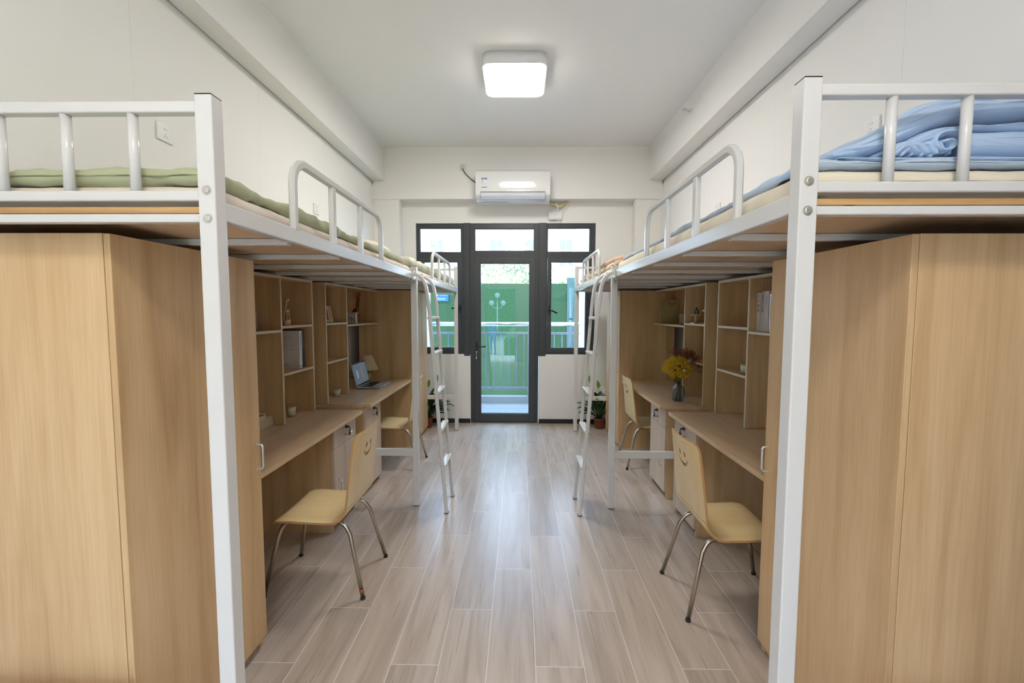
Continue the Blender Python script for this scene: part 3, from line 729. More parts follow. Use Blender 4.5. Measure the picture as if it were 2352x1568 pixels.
# ================================================================ STORAGE FURNITURE
FUR = {'left': dict(s=-1, body=-1.110, back=-1.695, wall=WL, desk=-1.145, hutch=-1.485, drw=-1.213, w1=(1.180, 1.825), w2=(4.665, 5.345), body2=-1.135, hback=-1.697),
       'right': dict(s=1, body=1.046, back=1.615, wall=WR, desk=1.076, hutch=1.400, drw=1.140, w1=(1.196, 1.845), w2=(4.665, 5.33), body2=1.062, hback=1.614)}
HT = 1.667
m_handle = plain('satin_aluminium', (.72, .73, .73), .35, metal=.6)
def pull(par, x, s, yc, zc, ln=.10, vertical=True, mat=None):
    """arched wire pull on a front facing the aisle; s = outward direction of the room side"""
    o = -s
    if vertical: P = [(x, yc, zc-ln/2), (x+o*.020, yc, zc-ln/2+.002), (x+o*.026, yc, zc-ln/2+.010), (x+o*.026, yc, zc+ln/2-.010), (x+o*.020, yc, zc+ln/2-.002), (x, yc, zc+ln/2)]
    else: P = [(x, yc-ln/2, zc), (x+o*.018, yc-ln/2+.002, zc), (x+o*.024, yc-ln/2+.010, zc), (x+o*.024, yc+ln/2-.010, zc), (x+o*.018, yc+ln/2-.002, zc), (x, yc+ln/2, zc)]
    return MB().sweep(P, .010, .006, side=(0, 1, 0) if vertical else (0, 0, 1), bev=.002).build('handle', m_white if mat is None else mat, par)
def wardrobe(k, which):
    F = FUR[k]; s = F['s']; y0, y1 = F['w1'] if which == 'near' else F['w2']; xf = F['body'] if which == 'near' else F['body2']; xb = F['back']
    lab = {('left', 'near'): 'tall light oak wardrobe under the left loft bed, nearest the camera',
           ('right', 'near'): 'tall light oak wardrobe under the right loft bed, nearest the camera',
           ('left', 'far'): 'tall oak wardrobe at the window end of the left row, beside the laptop desk',
           ('right', 'far'): 'tall oak wardrobe at the window end of the right row, beside the flower vase desk'}[(k, which)]
    t = thing('wardrobe', lab, 'wardrobe', ((xf+xb)/2, (y0+y1)/2, 0), 'oak wardrobes under the loft beds')
    th = .018
    ins = .0012
    hz = HT-.012 if which == 'near' else HT
    mb = MB().box(xb, xf, y0, y0+th, 0, hz, .001, 1); mb.build('side_panel', m_oak, t)
    MB().box(xb, xf, y1-th, y1, 0, hz, .001, 1).build('side_panel', m_oak, t)
    MB().box(xb, xf, y0+th, y1-th, hz-th, hz, .001, 1).build('top_panel', m_oak, t)
    MB().box(xb, xb+(-s)*.005, y0+th, y1-th, .05, hz-th).build('back_panel', m_oak, t)
    MB().box(xb-s*.005, xf, y0+th, y1-th, .05, .068).build('bottom_panel', m_oak, t)
    MB().box(xf+s*.012, xf+s*.028, y0+th, y1-th, 0, .05).build('plinth', m_oak, t)
    # two doors meeting near the middle
    ym = (y0+y1)/2
    xd0 = xf-s*.0015; xd1 = xd0-s*.018
    d1 = MB().box(xd0, xd1, y0+ins, y1-ins, .052, hz-.001, .001, 1).build('door', m_oak, t)
    pull(d1, xd1, s, y1-.028 if which == 'near' else y0+.05, .845, .105, True, m_handle)
    return t
for k in ('left', 'right'):
    for w_ in ('near', 'far'): wardrobe(k, w_)

def desk(k, y0, y1, label):
    F = FUR[k]; s = F['s']
    t = thing('desk', label, 'desk', ((F['desk']+F['wall'])/2, (y0+y1)/2, 0), 'wall desks under the loft beds')
    MB().box(F['desk'], F['wall']-s*.004, y0, y1, .704, .729, .0008, 1).build('desktop', m_desk, t)
    MB().box(F['desk']-s*.0004, F['desk']+s*.0022, y0, y1, .7275, .7297).build('edge_strip', m_edge, t)
    MB().box(F['wall']-s*.02, F['wall']-s*.036, y0, y1, .30, .703).build('modesty_panel', m_oak, t)
    return t
desk('left', 1.8265, 3.19, 'oak wall desk on the left with a bent plywood chair, near the camera')
desk('left', 3.385, 4.664, 'oak wall desk on the left carrying the laptop and pleated lamp')
desk('right', 1.8465, 3.19, 'oak wall desk on the right with a bent plywood chair, near the camera')
desk('right', 3.385, 4.664, 'oak wall desk on the right carrying the vase of dried flowers')

def drawers(k, y0, y1, label):
    F = FUR[k]; s = F['s']; xf = F['drw']; xb = F['wall']-s*.045
    t = thing('drawer_cabinet', label, 'cabinet', ((xf+xb)/2, (y0+y1)/2, 0), 'drawer cabinets under the desks')
    th = .016
    MB().box(xb, xf, y0, y0+th, 0, .7035, .001, 1).build('side_panel', m_oak, t)
    MB().box(xb, xf, y1-th, y1, 0, .7035, .001, 1).build('side_panel', m_oak, t)
    MB().box(xb, xf, y0+th, y1-th, .688, .7035).box(xb, xf, y0+th, y1-th, .05, .066).box(xb, xb-s*.005, y0+th, y1-th, .066, .688).build('carcass', m_oak, t)
    MB().box(xf+s*.03, xf+s*.045, y0+th, y1-th, 0, .05).build('plinth', m_oak, t)
    x0 = xf-s*.001; x1 = x0-s*.017
    d = MB().box(x0, x1, y0+.001, y1-.001, .552, .698, .001, 1).build('drawer', m_front, t)
    pull(d, x1, s, (y0+y1)/2+.02, .610, .09, False, m_chrome)
    MB().lathe((x1, (y0+y1)/2+.01, .655), [(.011, 0), (.011, -s*.006), (.008, -s*.010)], 16, axis='X').build('lock', m_black, d)
    kk = MB(); yk = (y0+y1)/2+.01; xo = x1-s*.010
    kk.box(xo, xo-s*.016, yk-.002, yk+.002, .650, .660)
    kk.sweep(spline([(xo-s*.014, yk, .652), (xo-s*.016, yk+.012, .640), (xo-s*.014, yk+.004, .620), (xo-s*.018, yk-.008, .634), (xo-s*.014, yk, .650)]), .0018, .0018, rnd=6)
    kk.box(xo-s*.012, xo-s*.022, yk-.008, yk+.008, .595, .626, .004)
    kk.build('key', m_black, d)
    dd = MB().box(x0, x1, y0+.001, y1-.001, .052, .549, .001, 1).build('door', m_front, t)
    pull(dd, x1, s, y0+.055, .29, .095, True, m_rail)
    return t
drawers('left', 2.80, 3.185, 'drawer cabinet with key, under the near left desk behind the chair')
drawers('left', 3.39, 3.77, 'drawer cabinet with key, under the laptop desk')
drawers('right', 2.80, 3.185, 'drawer cabinet with black key ring, under the near right desk')
drawers('right', 3.39, 3.77, 'drawer cabinet with key, under the desk with the flower vase')

def hutch(k, which, label):
    F = FUR[k]; s = F['s']; x, xb = F['hutch'], F['hback']; th = .018
    if which == 'near': ya, ym, yb = (1.827 if k == 'left' else 1.847), 2.755, 3.182
    else: ya, ym, yb = 3.387, 3.81, 4.663
    t = thing('hutch_shelf', label, 'shelf', ((x+xb)/2, (ya+yb)/2, .73), 'open hutch shelves on the desks')
    z0 = .7305; e = .0025
    def panel(nm, y0, y1, za, zb, xx=x, mat=m_oak):
        p = MB().box(xx, xb, y0, y1, za, zb, .0006, 1).build(nm, mat, t)
        MB().box(xx-s*.0008, xx+s*.0006, y0+.001, y1-.001, za+.0005, zb-.0005).build('edge_band', m_edge, p); return p
    if which == 'near':
        panel('side_panel', yb-th, yb, z0, HT-th); panel('divider', ym-th/2, ym+th/2, z0, HT-th)
        panel('side_panel', ya, ya+th, 1.30, HT-th)
        panel('top_panel', ya, yb, HT-th, HT)
        wide, nar = (ya+th, ym-th/2), (ym+th/2, yb-th)
    else:
        panel('side_panel', ya, ya+th, z0, HT-th); panel('divider', ym-th/2, ym+th/2, z0, HT-th)
        panel('top_panel', ya, yb, HT-th, HT)
        wide, nar = (ym+th/2, yb-.002), (ya+th, ym-th/2)
    panel('shelf', wide[0], wide[1], 1.331-.016, 1.331)
    panel('shelf', nar[0], nar[1], 1.354-.016, 1.354)
    panel('shelf', nar[0], nar[1], 1.052-.016, 1.052)
    MB().box(xb, xb-s*.006, nar[0], nar[1], z0, HT-th).build('back_panel', m_oak, t)
    MB().box(xb, xb-s*.006, wide[0], wide[1], 1.333, HT-th).build('back_panel', m_oakx, t)
    mb = MB()
    for yy in (nar[0]+.045, nar[1]-.045):
        for zz in (HT-.085, .80): mb.lathe((xb-s*.006, yy, zz), [(.009, 0), (.009, -s*.0015), (.005, -s*.002)], 14, axis='X')
    mb.build('screw_cap', m_black, t)
    return t
hutch('left', 'near', 'oak hutch shelf on the near left desk holding the giraffe and big books')
hutch('left', 'far', 'oak hutch shelf on the laptop desk holding the ukulele and block calendar')
hutch('right', 'near', 'oak hutch shelf on the near right desk holding a row of white books')
hutch('right', 'far', 'oak hutch shelf on the flower desk holding the mustard book')

# ================================================================ CHAIRS
def smile_back(mb, w, zb, zt, x_at, th=.011):
    """curved plywood back with cut-out eyes and smile: grid with holes"""
    ny, nz = 90, 110; sides = []
    def inside(y, z):
        for ex in (-.030, .030):
            if ((y-ex)/.0095)**2+((z-(zt-.088))/.0150)**2 < 1: return True
        r = math.hypot(y/1.0, (z-(zt-.098))/.92)
        r2 = math.hypot(y/1.0, (z-(zt-.072))/.95)
        return r < .060 and r2 > .0685 and z < zt-.11
    def P(i, j, side):
        v = j/nz; z = zb+(zt-zb)*v
        u = -1+2*i/ny
        k = 1.0-.12*v; rc = .045
        dz = zt-z
        wd = w/2*k
        if dz < rc: wd = wd-rc*.75*(1-math.sqrt(max(0, 1-((rc-dz)/rc)**2)))
        y = u*wd
        cur = .030*(v**1.4)*(1-(y/(w/2))**2)       # hollow, centre pushed back
        return (x_at(z)+cur+side*th, y, z)
    A = [[mb.bm.verts.new(P(i, j, 0)) for j in range(nz+1)] for i in range(ny+1)]
    B = [[mb.bm.verts.new(P(i, j, 1)) for j in range(nz+1)] for i in range(ny+1)]
    solid = {}
    for i in range(ny):
        for j in range(nz):
            c = [(A[i][j].co+A[i+1][j+1].co)/2][0]
            solid[i, j] = not inside(c[1], c[2])
    for (i, j), ok in solid.items():
        if not ok: continue
        f = mb.bm.faces.new((A[i][j], A[i+1][j], A[i+1][j+1], A[i][j+1])); f.smooth = True
        f = mb.bm.faces.new((B[i][j], B[i][j+1], B[i+1][j+1], B[i+1][j])); f.smooth = True
        for di, dj, q in ((-1, 0, ((i, j), (i, j+1))), (1, 0, ((i+1, j+1), (i+1, j))), (0, -1, ((i+1, j), (i, j))), (0, 1, ((i, j+1), (i+1, j+1)))):
            if not solid.get((i+di, j+dj), False):
                (a, b), (c, d) = q
                f = mb.bm.faces.new((A[a][b], A[c][d], B[c][d], B[a][b])); f.material_index = 1
    for v in [v for v in mb.bm.verts if not v.link_faces]: mb.bm.verts.remove(v)
    return mb
def chair_proto():
    """local frame: sitter faces -X, back at +X, origin on the floor between the feet"""
    t = thing('plywood_chair', '', 'chair', (0, 0, 0))
    W = .405; zs = .405
    # bent shell profile: front lip, flat seat, tight bend up into the back
    prof = [(-.205, zs-.022), (-.190, zs-.010), (-.165, zs-.003), (-.12, zs), (0, zs-.006), (.09, zs-.008)]
    bend = [(.09+.085*math.sin(a), zs-.008+.085-.085*math.cos(a)) for a in [PI/2*.88*i/8 for i in range(1, 9)]]
    seat = prof+bend; th = .011
    n = len(seat); rs = []
    P2 = [Vector(p) for p in seat]
    ny = 18
    mb = MB()
    top, bot = [], []
    for j in range(ny+1):
        u = -1+2*j/ny; rt, rb = [], []
        for i, p in enumerate(P2):
            tdir = (P2[min(i+1, n-1)]-P2[max(i-1, 0)]).normalized(); nn = Vector((-tdir[1], tdir[0]))
            fr = i/(n-1)
            wd = W/2*(1 if p[0] > -.15 else 1-.10*((-.15-p[0])/.055)**2)
            sag = -.006*(1-u*u) if fr < .6 else 0
            y = u*wd
            rt.append(mb.bm.verts.new((p[0]+nn[0]*0, y, p[1]+sag)))
            rb.append(mb.bm.verts.new((p[0]-nn[0]*th, y, p[1]-nn[1]*th+sag)))
        top.append(rt); bot.append(rb)
    for j in range(ny):
        for i in range(n-1):
            f = mb.bm.faces.new((top[j][i], top[j+1][i], top[j+1][i+1], top[j][i+1])); f.smooth = True
            f = mb.bm.faces.new((bot[j][i], bot[j][i+1], bot[j+1][i+1], bot[j+1][i])); f.smooth = True
        for i in (0, n-1):
            f = mb.bm.faces.new((top[j][i], bot[j][i], bot[j+1][i], top[j+1][i])); f.material_index = 1
    for j in (0, ny):
        for i in range(n-1):
            f = mb.bm.faces.new((top[j][i], top[j][i+1], bot[j][i+1], bot[j][i])); f.material_index = 1
    mb.build('seat', [m_chair, m_chair_edge], t)
    xe, ze = seat[-1]
    x_at = lambda z: xe+(z-ze)*.095-.0
    smile_back(MB(), W, ze-.0005, .832, x_at).build('backrest', [m_chairb, m_chair_edge], t)
    # two bent tube leg frames
    for sy in (-1, 1):
        zt = zs-.028; y0, y1 = sy*.135, sy*.192
        P = [(-.252, y1, .006), (-.19, sy*.155, zt-.075), (-.172, sy*.145, zt-.03), (-.145, sy*.138, zt-.006), (-.10, y0, zt), (.06, y0, zt), (.11, sy*.138, zt-.004), (.15, sy*.143, zt-.022), (.178, sy*.150, zt-.065), (.252, y1, .006)]
        Q = [P[0]]+[tuple(v) for v in spline(P[1:-1], 5)]+[P[-1]]
        mid = len(Q)//2
        for nm, seg in (('leg', Q[:mid+1]), ('leg', Q[mid:])):
            l = MB().sweep(seg, .0105, .0105, rnd=14).build(nm, m_chrome, t)
            e = seg[0] if seg[0][2] < .1 else seg[-1]
            MB().lathe((e[0], e[1], 0), [(.0125, 0), (.0125, .010), (.011, .014)], 14).build('foot_cap', m_rubber, l)
    mb = MB()
    for xx in (-.10, .07): mb.box(xx-.014, xx+.014, -.135, .135, zs-.0265, zs-.0205)
    mb.build('cross_brace', m_chrome, t)
    return t
CH = chair_proto()
def place(o, x, y, rz, label):
    o.location = (x, y, 0); o.rotation_euler = (0, 0, rz); o['label'] = label; o['category'] = 'chair'; o['group'] = 'bent plywood chairs at the desks'
c2, c3, c4 = copy_tree(CH), copy_tree(CH), copy_tree(CH)
place(CH, -1.038, 2.335, 0, 'bent plywood chair with smile cut-out, on the left nearest the camera')
place(c2, -1.171, 4.13, 0, 'bent plywood chair pulled up to the laptop desk on the left')
place(c3, 1.048, 2.205, PI, 'bent plywood chair with smile cut-out, on the right nearest the camera')
place(c4, 1.244, 4.216, PI, 'bent plywood chair pulled up to the desk with the flower vase')
tp = MB().sweep([(.2458, -.1885, .032), (.2420, -.1864, .048)], .0112, .0112, rnd=14).build('rust_patch', plain('rusty_orange_patch', (.35, .10, .03), .7, var=.5, vscale=150), CH); tp['label'] = 'rusty orange patch above the foot'

# ================================================================ SMALL THINGS
def candle(x, y, z, r, h, label):
    t = thing('scented_candle', label, 'candle', (x, y, z), 'ivory candles in glass tumblers')
    MB().lathe((x, y, z), [(r*.86, 0), (r, h), (r*.93, h), (r*.80, h*.10)], 28, cap=False).lathe((x, y, z), [(r*.86, .0), (r*.80, .006)], 28).build('glass_cup', m_glassclear, t)
    MB().lathe((x, y, z), [(r*.79, h*.08), (r*.90, h*.74)], 28).build('wax', m_wax, t)
    MB().cyl((x, y, z+h*.73), (x, y, z+h*.86), .001, seg=6).build('wick', m_ink, t)
    # small printed sticker on the aisle side
    q = 1 if x < 0 else -1
    mb = MB()
    for i in range(3): mb.box(x+q*(r*.975-.0005), x+q*(r*.975+.0006), y-.010, y+.006-.004*i, z+h*(.62-.12*i), z+h*(.62-.12*i)+.002)
    mb.build('sticker_print', m_brownink, t)
candle(-1.560, 2.985, .7305, .032, .082, 'ivory candle in a glass tumbler on the near left desk under the hutch')
candle(-1.541, 3.70, .7305, .032, .075, 'ivory candle in a glass tumbler on the laptop desk, left of the laptop')
candle(1.468, 2.90, 1.0525, .034, .075, 'ivory candle in a glass tumbler on the near right hutch shelf')

# stepped desk organiser, near left desk
t = thing('desk_organiser', 'cream stepped desk organiser on the near left desk beside the wardrobe', 'organiser', (-1.62, 2.62, .73))
MB().box(-1.70, -1.555, 2.48, 2.755, .7305, .775, .003).build('lower_box', m_plug, t)
MB().box(-1.70, -1.555, 2.48, 2.665, .775, .812, .003).build('upper_box', m_plug, t)
MB().box(-1.69, -1.558, 2.50, 2.655, .8115, .816, .002).build('tray', m_orange, t)
MB().box(-1.69, -1.56, 2.67, 2.75, .775, .790, .002).box(-1.70, -1.60, 2.735, 2.752, .775, .806, .002).build('pocket', m_plug, t)

# lined notice stand on the near left shelf
t = thing('acrylic_card_stand', 'clear acrylic stand with a lined white card on the near left hutch', 'card stand', (-1.60, 2.66, 1.332))
MB().box(-1.68, -1.575, 2.655, 2.658, 1.3325, 1.452, .001, 1).box(-1.68, -1.555, 2.655, 2.70, 1.3315, 1.3345).build('acrylic', m_glassclear, t)
cdn = MB().box(-1.675, -1.580, 2.6520, 2.6545, 1.338, 1.443).build('card', m_paper, t)
mb = MB()
for i in range(12): mb.box(-1.670, -1.585, 2.6515, 2.6521, 1.345+i*.0078, 1.3462+i*.0078)
mb.build('printed_lines', m_greyink, cdn)

# jointed wooden giraffe
t = thing('wooden_giraffe', 'small jointed wooden push-puppet giraffe on the upper left hutch shelf', 'figurine', (-1.542, 2.93, 1.3545))
gx, gy, gz = -1.542, 2.93, 1.3545
MB().lathe((gx, gy, gz), [(.022, 0), (.022, .034), (.020, .036)], 22).build('base', m_rawwood, t)
for dx, dy in ((-.014, -.009), (-.008, .010), (.006, -.010), (.012, .009)):
    mb = MB()
    for j in range(4): mb.lathe((gx+dx*(1.1-.12*j), gy+dy, gz+.036+j*.0135), [(.0030, 0), (.0036, .006), (.0030, .0135)], 8)
    mb.build('leg', m_rawwood, t)
MB().sphere((gx+.0, gy, gz+.095), .013, sx=1.35, sz=.75).build('body', m_rawwood, t)
mb = MB()
for j in range(6): mb.lathe((gx-.008+.0018*j, gy, gz+.100+j*.0098), [(.0034, 0), (.0044, .005), (.0034, .0098)], 10)
mb.build('neck', m_rawwood, t)
MB().sphere((gx+.006, gy, gz+.163), .009, sx=1.45, sz=.75).cyl((gx+.008, gy-.004, gz+.166), (gx+.014, gy-.006, gz+.178), .0016, seg=6).cyl((gx+.008, gy+.004, gz+.166), (gx+.012, gy+.006, gz+.180), .0016, seg=6).sphere((gx+.016, gy+.007, gz+.166), .004, sz=.5).build('head', m_rawwood, t)

# big books on the middle shelf, near left
def book(nm, x0, x1, y0, y1, z0, z1, mat, label, group=None, spine='x'):
    """slab book with cover boards and a page block; spine toward the aisle"""
    o = thing(nm, label, 'book', ((x0+x1)/2, (y0+y1)/2, z0), group)
    s = 1 if x1 > x0 else -1      # x1 = spine side
    c = .0022
    MB().box(x0, x1, y0, y0+c, z0, z1, .0005, 1).box(x0, x1, y1-c, y1, z0, z1, .0005, 1).box(x1-s*c, x1, y0, y1, z0, z1, .0008, 1).build('cover', mat, o)
    MB().box(x0+s*.003, x1-s*c, y0+c, y1-c, z0+.003, z1-.003).build('page_block', m_paper, o)
    return o
def spine_text(b, txt, x, s, y, z, size, mat, up=True):
    # s = +1: spine faces +X
    text(txt, size, mat, b, facing((x+s*.0006, y, z), (0, s*1.0, 0), (0, 0, 1)), align='CENTER')
b = book('book', -1.688, -1.520, 3.040, 3.078, 1.0525, 1.312, m_paper, 'large grey-white book standing on the left hutch, printed cover toward the camera')
mb = MB()
for i, (a_, b_) in enumerate(((-1.655, -1.555), (-1.65, -1.553), (-1.66, -1.552), (-1.66, -1.60), (-1.655, -1.553), (-1.66, -1.553), (-1.66, -1.60), (-1.655, -1.553))):
    z = 1.268-i*.012-(.004 if i > 2 else 0)
    for q in range(5):
        xa = a_+(b_-a_)*q/5; mb.box(xa, xa+(b_-a_)/5*.86, 3.0394, 3.0402, z, z+.0022)
mb.box(-1.63, -1.60, 3.0394, 3.0402, 1.078, 1.080).box(-1.635, -1.59, 3.0394, 3.0402, 1.070, 1.072)
mb.build('cover_print', m_greyink, b)
mb = MB()
for i in range(9): mb.box(-1.5203, -1.5194, 3.0545, 3.0635, 1.283-i*.0088, 1.2885-i*.0088)
for i in range(12): mb.box(-1.5203, -1.5196, 3.0575, 3.0605, 1.198-i*.0085, 1.2025-i*.0085)
mb.build('spine_print', m_greyink, b)
MB().lathe((-1.5195, 3.059, 1.068), [(.005, 0), (.005, .0006)], 12, axis='X').build('publisher_mark', m_ink, b)
b = book('book', -1.688, -1.522, 3.081, 3.118, 1.0525, 1.316, m_black, 'black book beside the large grey-white one on the left hutch')
mb = MB()
for i in range(4):
    for j in range(3): mb.box(-1.5223, -1.5214, 3.095, 3.104, 1.279-i*.0245-j*.0062, 1.2835-i*.0245-j*.0062)
mb.build('spine_print', m_greyink, b)

def bubble_figure(x, y, z, sc, label):
    t = thing('bubble_figurine', label, 'figurine', (x, y, z), 'pearly silver bubble figurines')
    MB().sphere((x-.012*sc, y, z+.012*sc), .014*sc, sx=1.2, sz=.85).sphere((x+.014*sc, y, z+.012*sc), .014*sc, sx=1.2, sz=.85).build('feet', m_silver, t)
    MB().sphere((x, y, z+.045*sc), .024*sc, sz=1.1).build('body', m_silver, t)
    MB().sphere((x-.022*sc, y, z+.055*sc), .012*sc).sphere((x+.022*sc, y, z+.055*sc), .012*sc).build('arm', m_silver, t)
    MB().sphere((x, y, z+.092*sc), .028*sc).build('head', m_silver, t)
    MB().sphere((x, y, z+.126*sc), .017*sc, sz=1.1).build('top_knot', m_silver, t)
bubble_figure(-1.545, 2.822, 1.053, .75, 'pearly silver bubble figurine half hidden by the divider of the near left hutch')
bubble_figure(-1.555, 3.475, 1.053, 1.12, 'pearly silver bubble figurine on the middle shelf above the laptop desk')

# leaning photo frame
t = thing('photo_frame', 'wooden photo frame leaning back on the hutch shelf above the laptop desk', 'picture frame', (-1.58, 3.47, 1.3545))
def lean(pt, base, ang):  # rotate about Y-parallel axis through base
    x, y, z = pt; dx, dz = x-base[0], z-base[2]
    return (base[0]+dx*math.cos(ang)-dz*math.sin(ang), y, base[2]+dx*math.sin(ang)+dz*math.cos(ang))
def lean_mb(mb, base, ang):
    for v in mb.bm.verts: v.co = Vector(lean(v.co, base, ang))
    return mb
bs = (-1.515, 0, 1.3565)
def pf_mb(mb):
    lean_mb(mb, bs, .40); rt = Matrix.Rotation(math.radians(-42), 3, 'Z'); pv = Vector((-1.515, 3.532, 0))
    for v in mb.bm.verts: v.co = rt @ (v.co-pv)+pv+Vector((.008, .055, 0))
    return mb
mb = MB()
for a_ in ((3.408, 3.420), (3.520, 3.532)): mb.box(-1.527, -1.515, a_[0], a_[1], 1.357, 1.50, .002)
mb.box(-1.527, -1.515, 3.42, 3.52, 1.357, 1.369, .002).box(-1.527, -1.515, 3.42, 3.52, 1.488, 1.50, .002)
pf_mb(mb).build('moulding', m_rawwood, t)
pf_mb(MB().box(-1.525, -1.521, 3.419, 3.521, 1.367, 1.489)).build('mat_board', m_paper, t)
pf_mb(MB().box(-1.521, -1.5205, 3.44, 3.50, 1.385, 1.47)).build('picture', m_redpic, t)
pf_mb(MB().box(-1.5205, -1.520, 3.45, 3.49, 1.40, 1.44)).build('picture', m_pinkwood, t)

# block calendar
t = thing('block_calendar', 'small wooden block calendar showing a 6, in front of the ukulele', 'calendar', (-1.535, 4.10, 1.3315))
cx, cy, cz = -1.535, 4.10, 1.3315
MB().box(cx-.058, cx+.030, cy-.025, cy+.025, cz, cz+.012, .002).box(cx-.055, cx+.027, cy+.014, cy+.022, cz+.012, cz+.105, .001, 1).box(cx-.058, cx+.028, cy-.02, cy+.022, cz+.092, cz+.106, .002).build('stand', m_pinkwood, t)
for x0_, tx, sz in ((cx-.054, '2', .055), (cx-.025, '6', .055)):
    c = MB().box(x0_, x0_+.028, cy-.018, cy+.013, cz+.0125, cz+.088, .003).build('number_block', m_paper, t)
    text(tx, sz, m_ink, c, facing((x0_+.014, cy-.0186, cz+.048), (1, 0, 0), (0, 0, 1)))
c = MB().box(cx+.005, cx+.024, cy-.018, cy+.013, cz+.0125, cz+.088, .003).build('month_block', m_paper, t)
mb = MB()
for i in range(3):
    for j in range(3): mb.box(cx+.0085+j*.0042, cx+.0117+j*.0042, cy-.0187, cy-.0178, cz+.063-i*.022, cz+.076-i*.022)
mb.build('month_print', m_ink, c)

# ukulele leaning in the corner of the wide shelf
t = thing('ukulele', 'small brown ukulele leaning behind the block calendar on the left hutch', 'ukulele', (-1.60, 4.33, 1.332))
def uke(mb, tf=None):
    base = Vector((-1.600, 4.30, 1.334)); dirv = Vector((-.02, .34, .93)).normalized(); wd = Vector((.62, -.30, .08)); wd = (wd-dirv*wd.dot(dirv)).normalized(); nr = wd.cross(dirv).normalized()
    for v in mb.bm.verts: v.co = base+wd*v.co.x+nr*v.co.y+dirv*v.co.z
    return mb
def uke_outline(n=40):
    pts = []
    for i in range(n):
        a = 2*PI*i/n; z = .072-.072*math.cos(a)
        u = z/.144; wv = .052*math.sin(a)
        wv *= (1.0-.20*math.exp(-((u-.58)/.13)**2))*(1.04-.28*u)
        pts.append((wv, z))
    return pts
ol = uke_outline()
uke(MB().prism(ol, 'Y', -.018, .017)).build('body_side', m_uke, t)
uke(MB().prism([(p[0]*.97, .002+p[1]*.975) for p in ol], 'Y', -.0195, -.0182)).build('soundboard', m_orange, t)
uke(MB().lathe((0, -.0198, .098), [(.013, 0), (.013, -.0006)], 18, axis='Y')).build('sound_hole', m_black, t)
uke(MB().box(-.011, .011, -.022, -.012, .10, .272, .002)).build('fretboard', m_black, t)
uke(MB().box(-.009, .009, -.012, .002, .13, .272, .003)).build('neck', m_uke, t)
uke(MB().box(-.018, .018, -.016, -.006, .272, .325, .004)).build('headstock', m_orange, t)
mb = MB()
for sx in (-1, 1):
    for zz in (.285, .308): mb.lathe((sx*.012, -.016, zz), [(.003, 0), (.003, -.008)], 8, axis='Y').cyl((sx*.018, -.010, zz), (sx*.028, -.010, zz), .004, seg=8)
uke(mb).build('tuning_peg', m_black, t)

# laptop
t = thing('laptop', 'open silver laptop with dark editor screen on the left desk', 'laptop', (-1.40, 4.235, .73))
lx0, lx1, ly0, ly1, lz = -1.505, -1.292, 4.058, 4.412, .7305
MB().box(lx0, lx1, ly0, ly1, lz+.002, lz+.014, .004, 3).build('base', m_laptop, t)
kb_ = MB().box(lx0+.022, lx0+.125, ly0+.025, ly1-.025, lz+.0135, lz+.0146).build('keyboard_deck', m_keys, t)
mb = MB()
for r_ in range(6):
    n_ = 14
    for c_ in range(n_):
        if r_ == 5 and 4 < c_ < 9: continue
        xx = lx0+.026+r_*.0165; yy = ly0+.029+c_*(ly1-ly0-.058)/n_
        mb.box(xx, xx+.0138, yy, yy+(ly1-ly0-.058)/n_-.0028, lz+.0144, lz+.0160)
stuff(mb.build('keys', m_black, kb_))
MB().box(lx1-.078, lx1-.010, 4.235-.06, 4.235+.06, lz+.0136, lz+.0145, .0003, 1).build('trackpad', m_acflap, t)
# lid: hinge at lx0, opening toward the aisle, leaning back
hb = (lx0+.004, 0, lz+.014); ang = .235
lid = lean_mb(MB().box(hb[0]-.006, hb[0], ly0, ly1, hb[2], hb[2]+.222, .002), hb, ang).build('lid', m_laptop, t)
lean_mb(MB().box(hb[0]-.0002, hb[0]+.0006, ly0+.004, ly1-.004, hb[2]+.004, hb[2]+.219), hb, ang).build('bezel', m_black, lid)
dsp = lean_mb(MB().box(hb[0]+.0005, hb[0]+.0010, ly0+.012, ly1-.012, hb[2]+.018, hb[2]+.209), hb, ang).build('display', m_display, lid)
mb = MB(); rnd = random.Random(3)
for i in range(30):
    L_ = .05+.06*rnd.random(); zz = hb[2]+.034+i*.0050
    y_ = 4.23+(.012 if rnd.random() < .5 else 0)
    while L_ > 0:
        q = min(L_, .008+.02*rnd.random()); mb.box(hb[0]+.0010, hb[0]+.0012, y_, y_+q, zz, zz+.0016); y_ += q+.004; L_ -= q+.004
lean_mb(mb, hb, ang).build('screen_text', m_dispink, dsp)
mb = MB()
for i in range(14): zz = hb[2]+.075+i*.0052; wv = .010+.014*abs(math.sin(i*1.3)); mb.box(hb[0]+.0010, hb[0]+.0012, 4.145-wv, 4.145+wv, zz, zz+.0026)
for i in range(4): mb.box(hb[0]+.0010, hb[0]+.0012, 4.20+i*.035, 4.222+i*.035, hb[2]+.196, hb[2]+.198)
lean_mb(mb, hb, ang).build('screen_logo', m_dispwh, dsp)
t = MB().sweep(spline([(-1.52, 4.40, .735), (-1.58, 4.36, .734), (-1.66, 4.30, .7335), (-1.72, 4.38, .7335), (-1.76, 4.42, .74)]), .002, .002, rnd=6).build('charging_cable', m_white, origin=(-1.62, 4.35, .7335))
tag(t, 'thin white charging cable on the desk behind the laptop', 'cable')

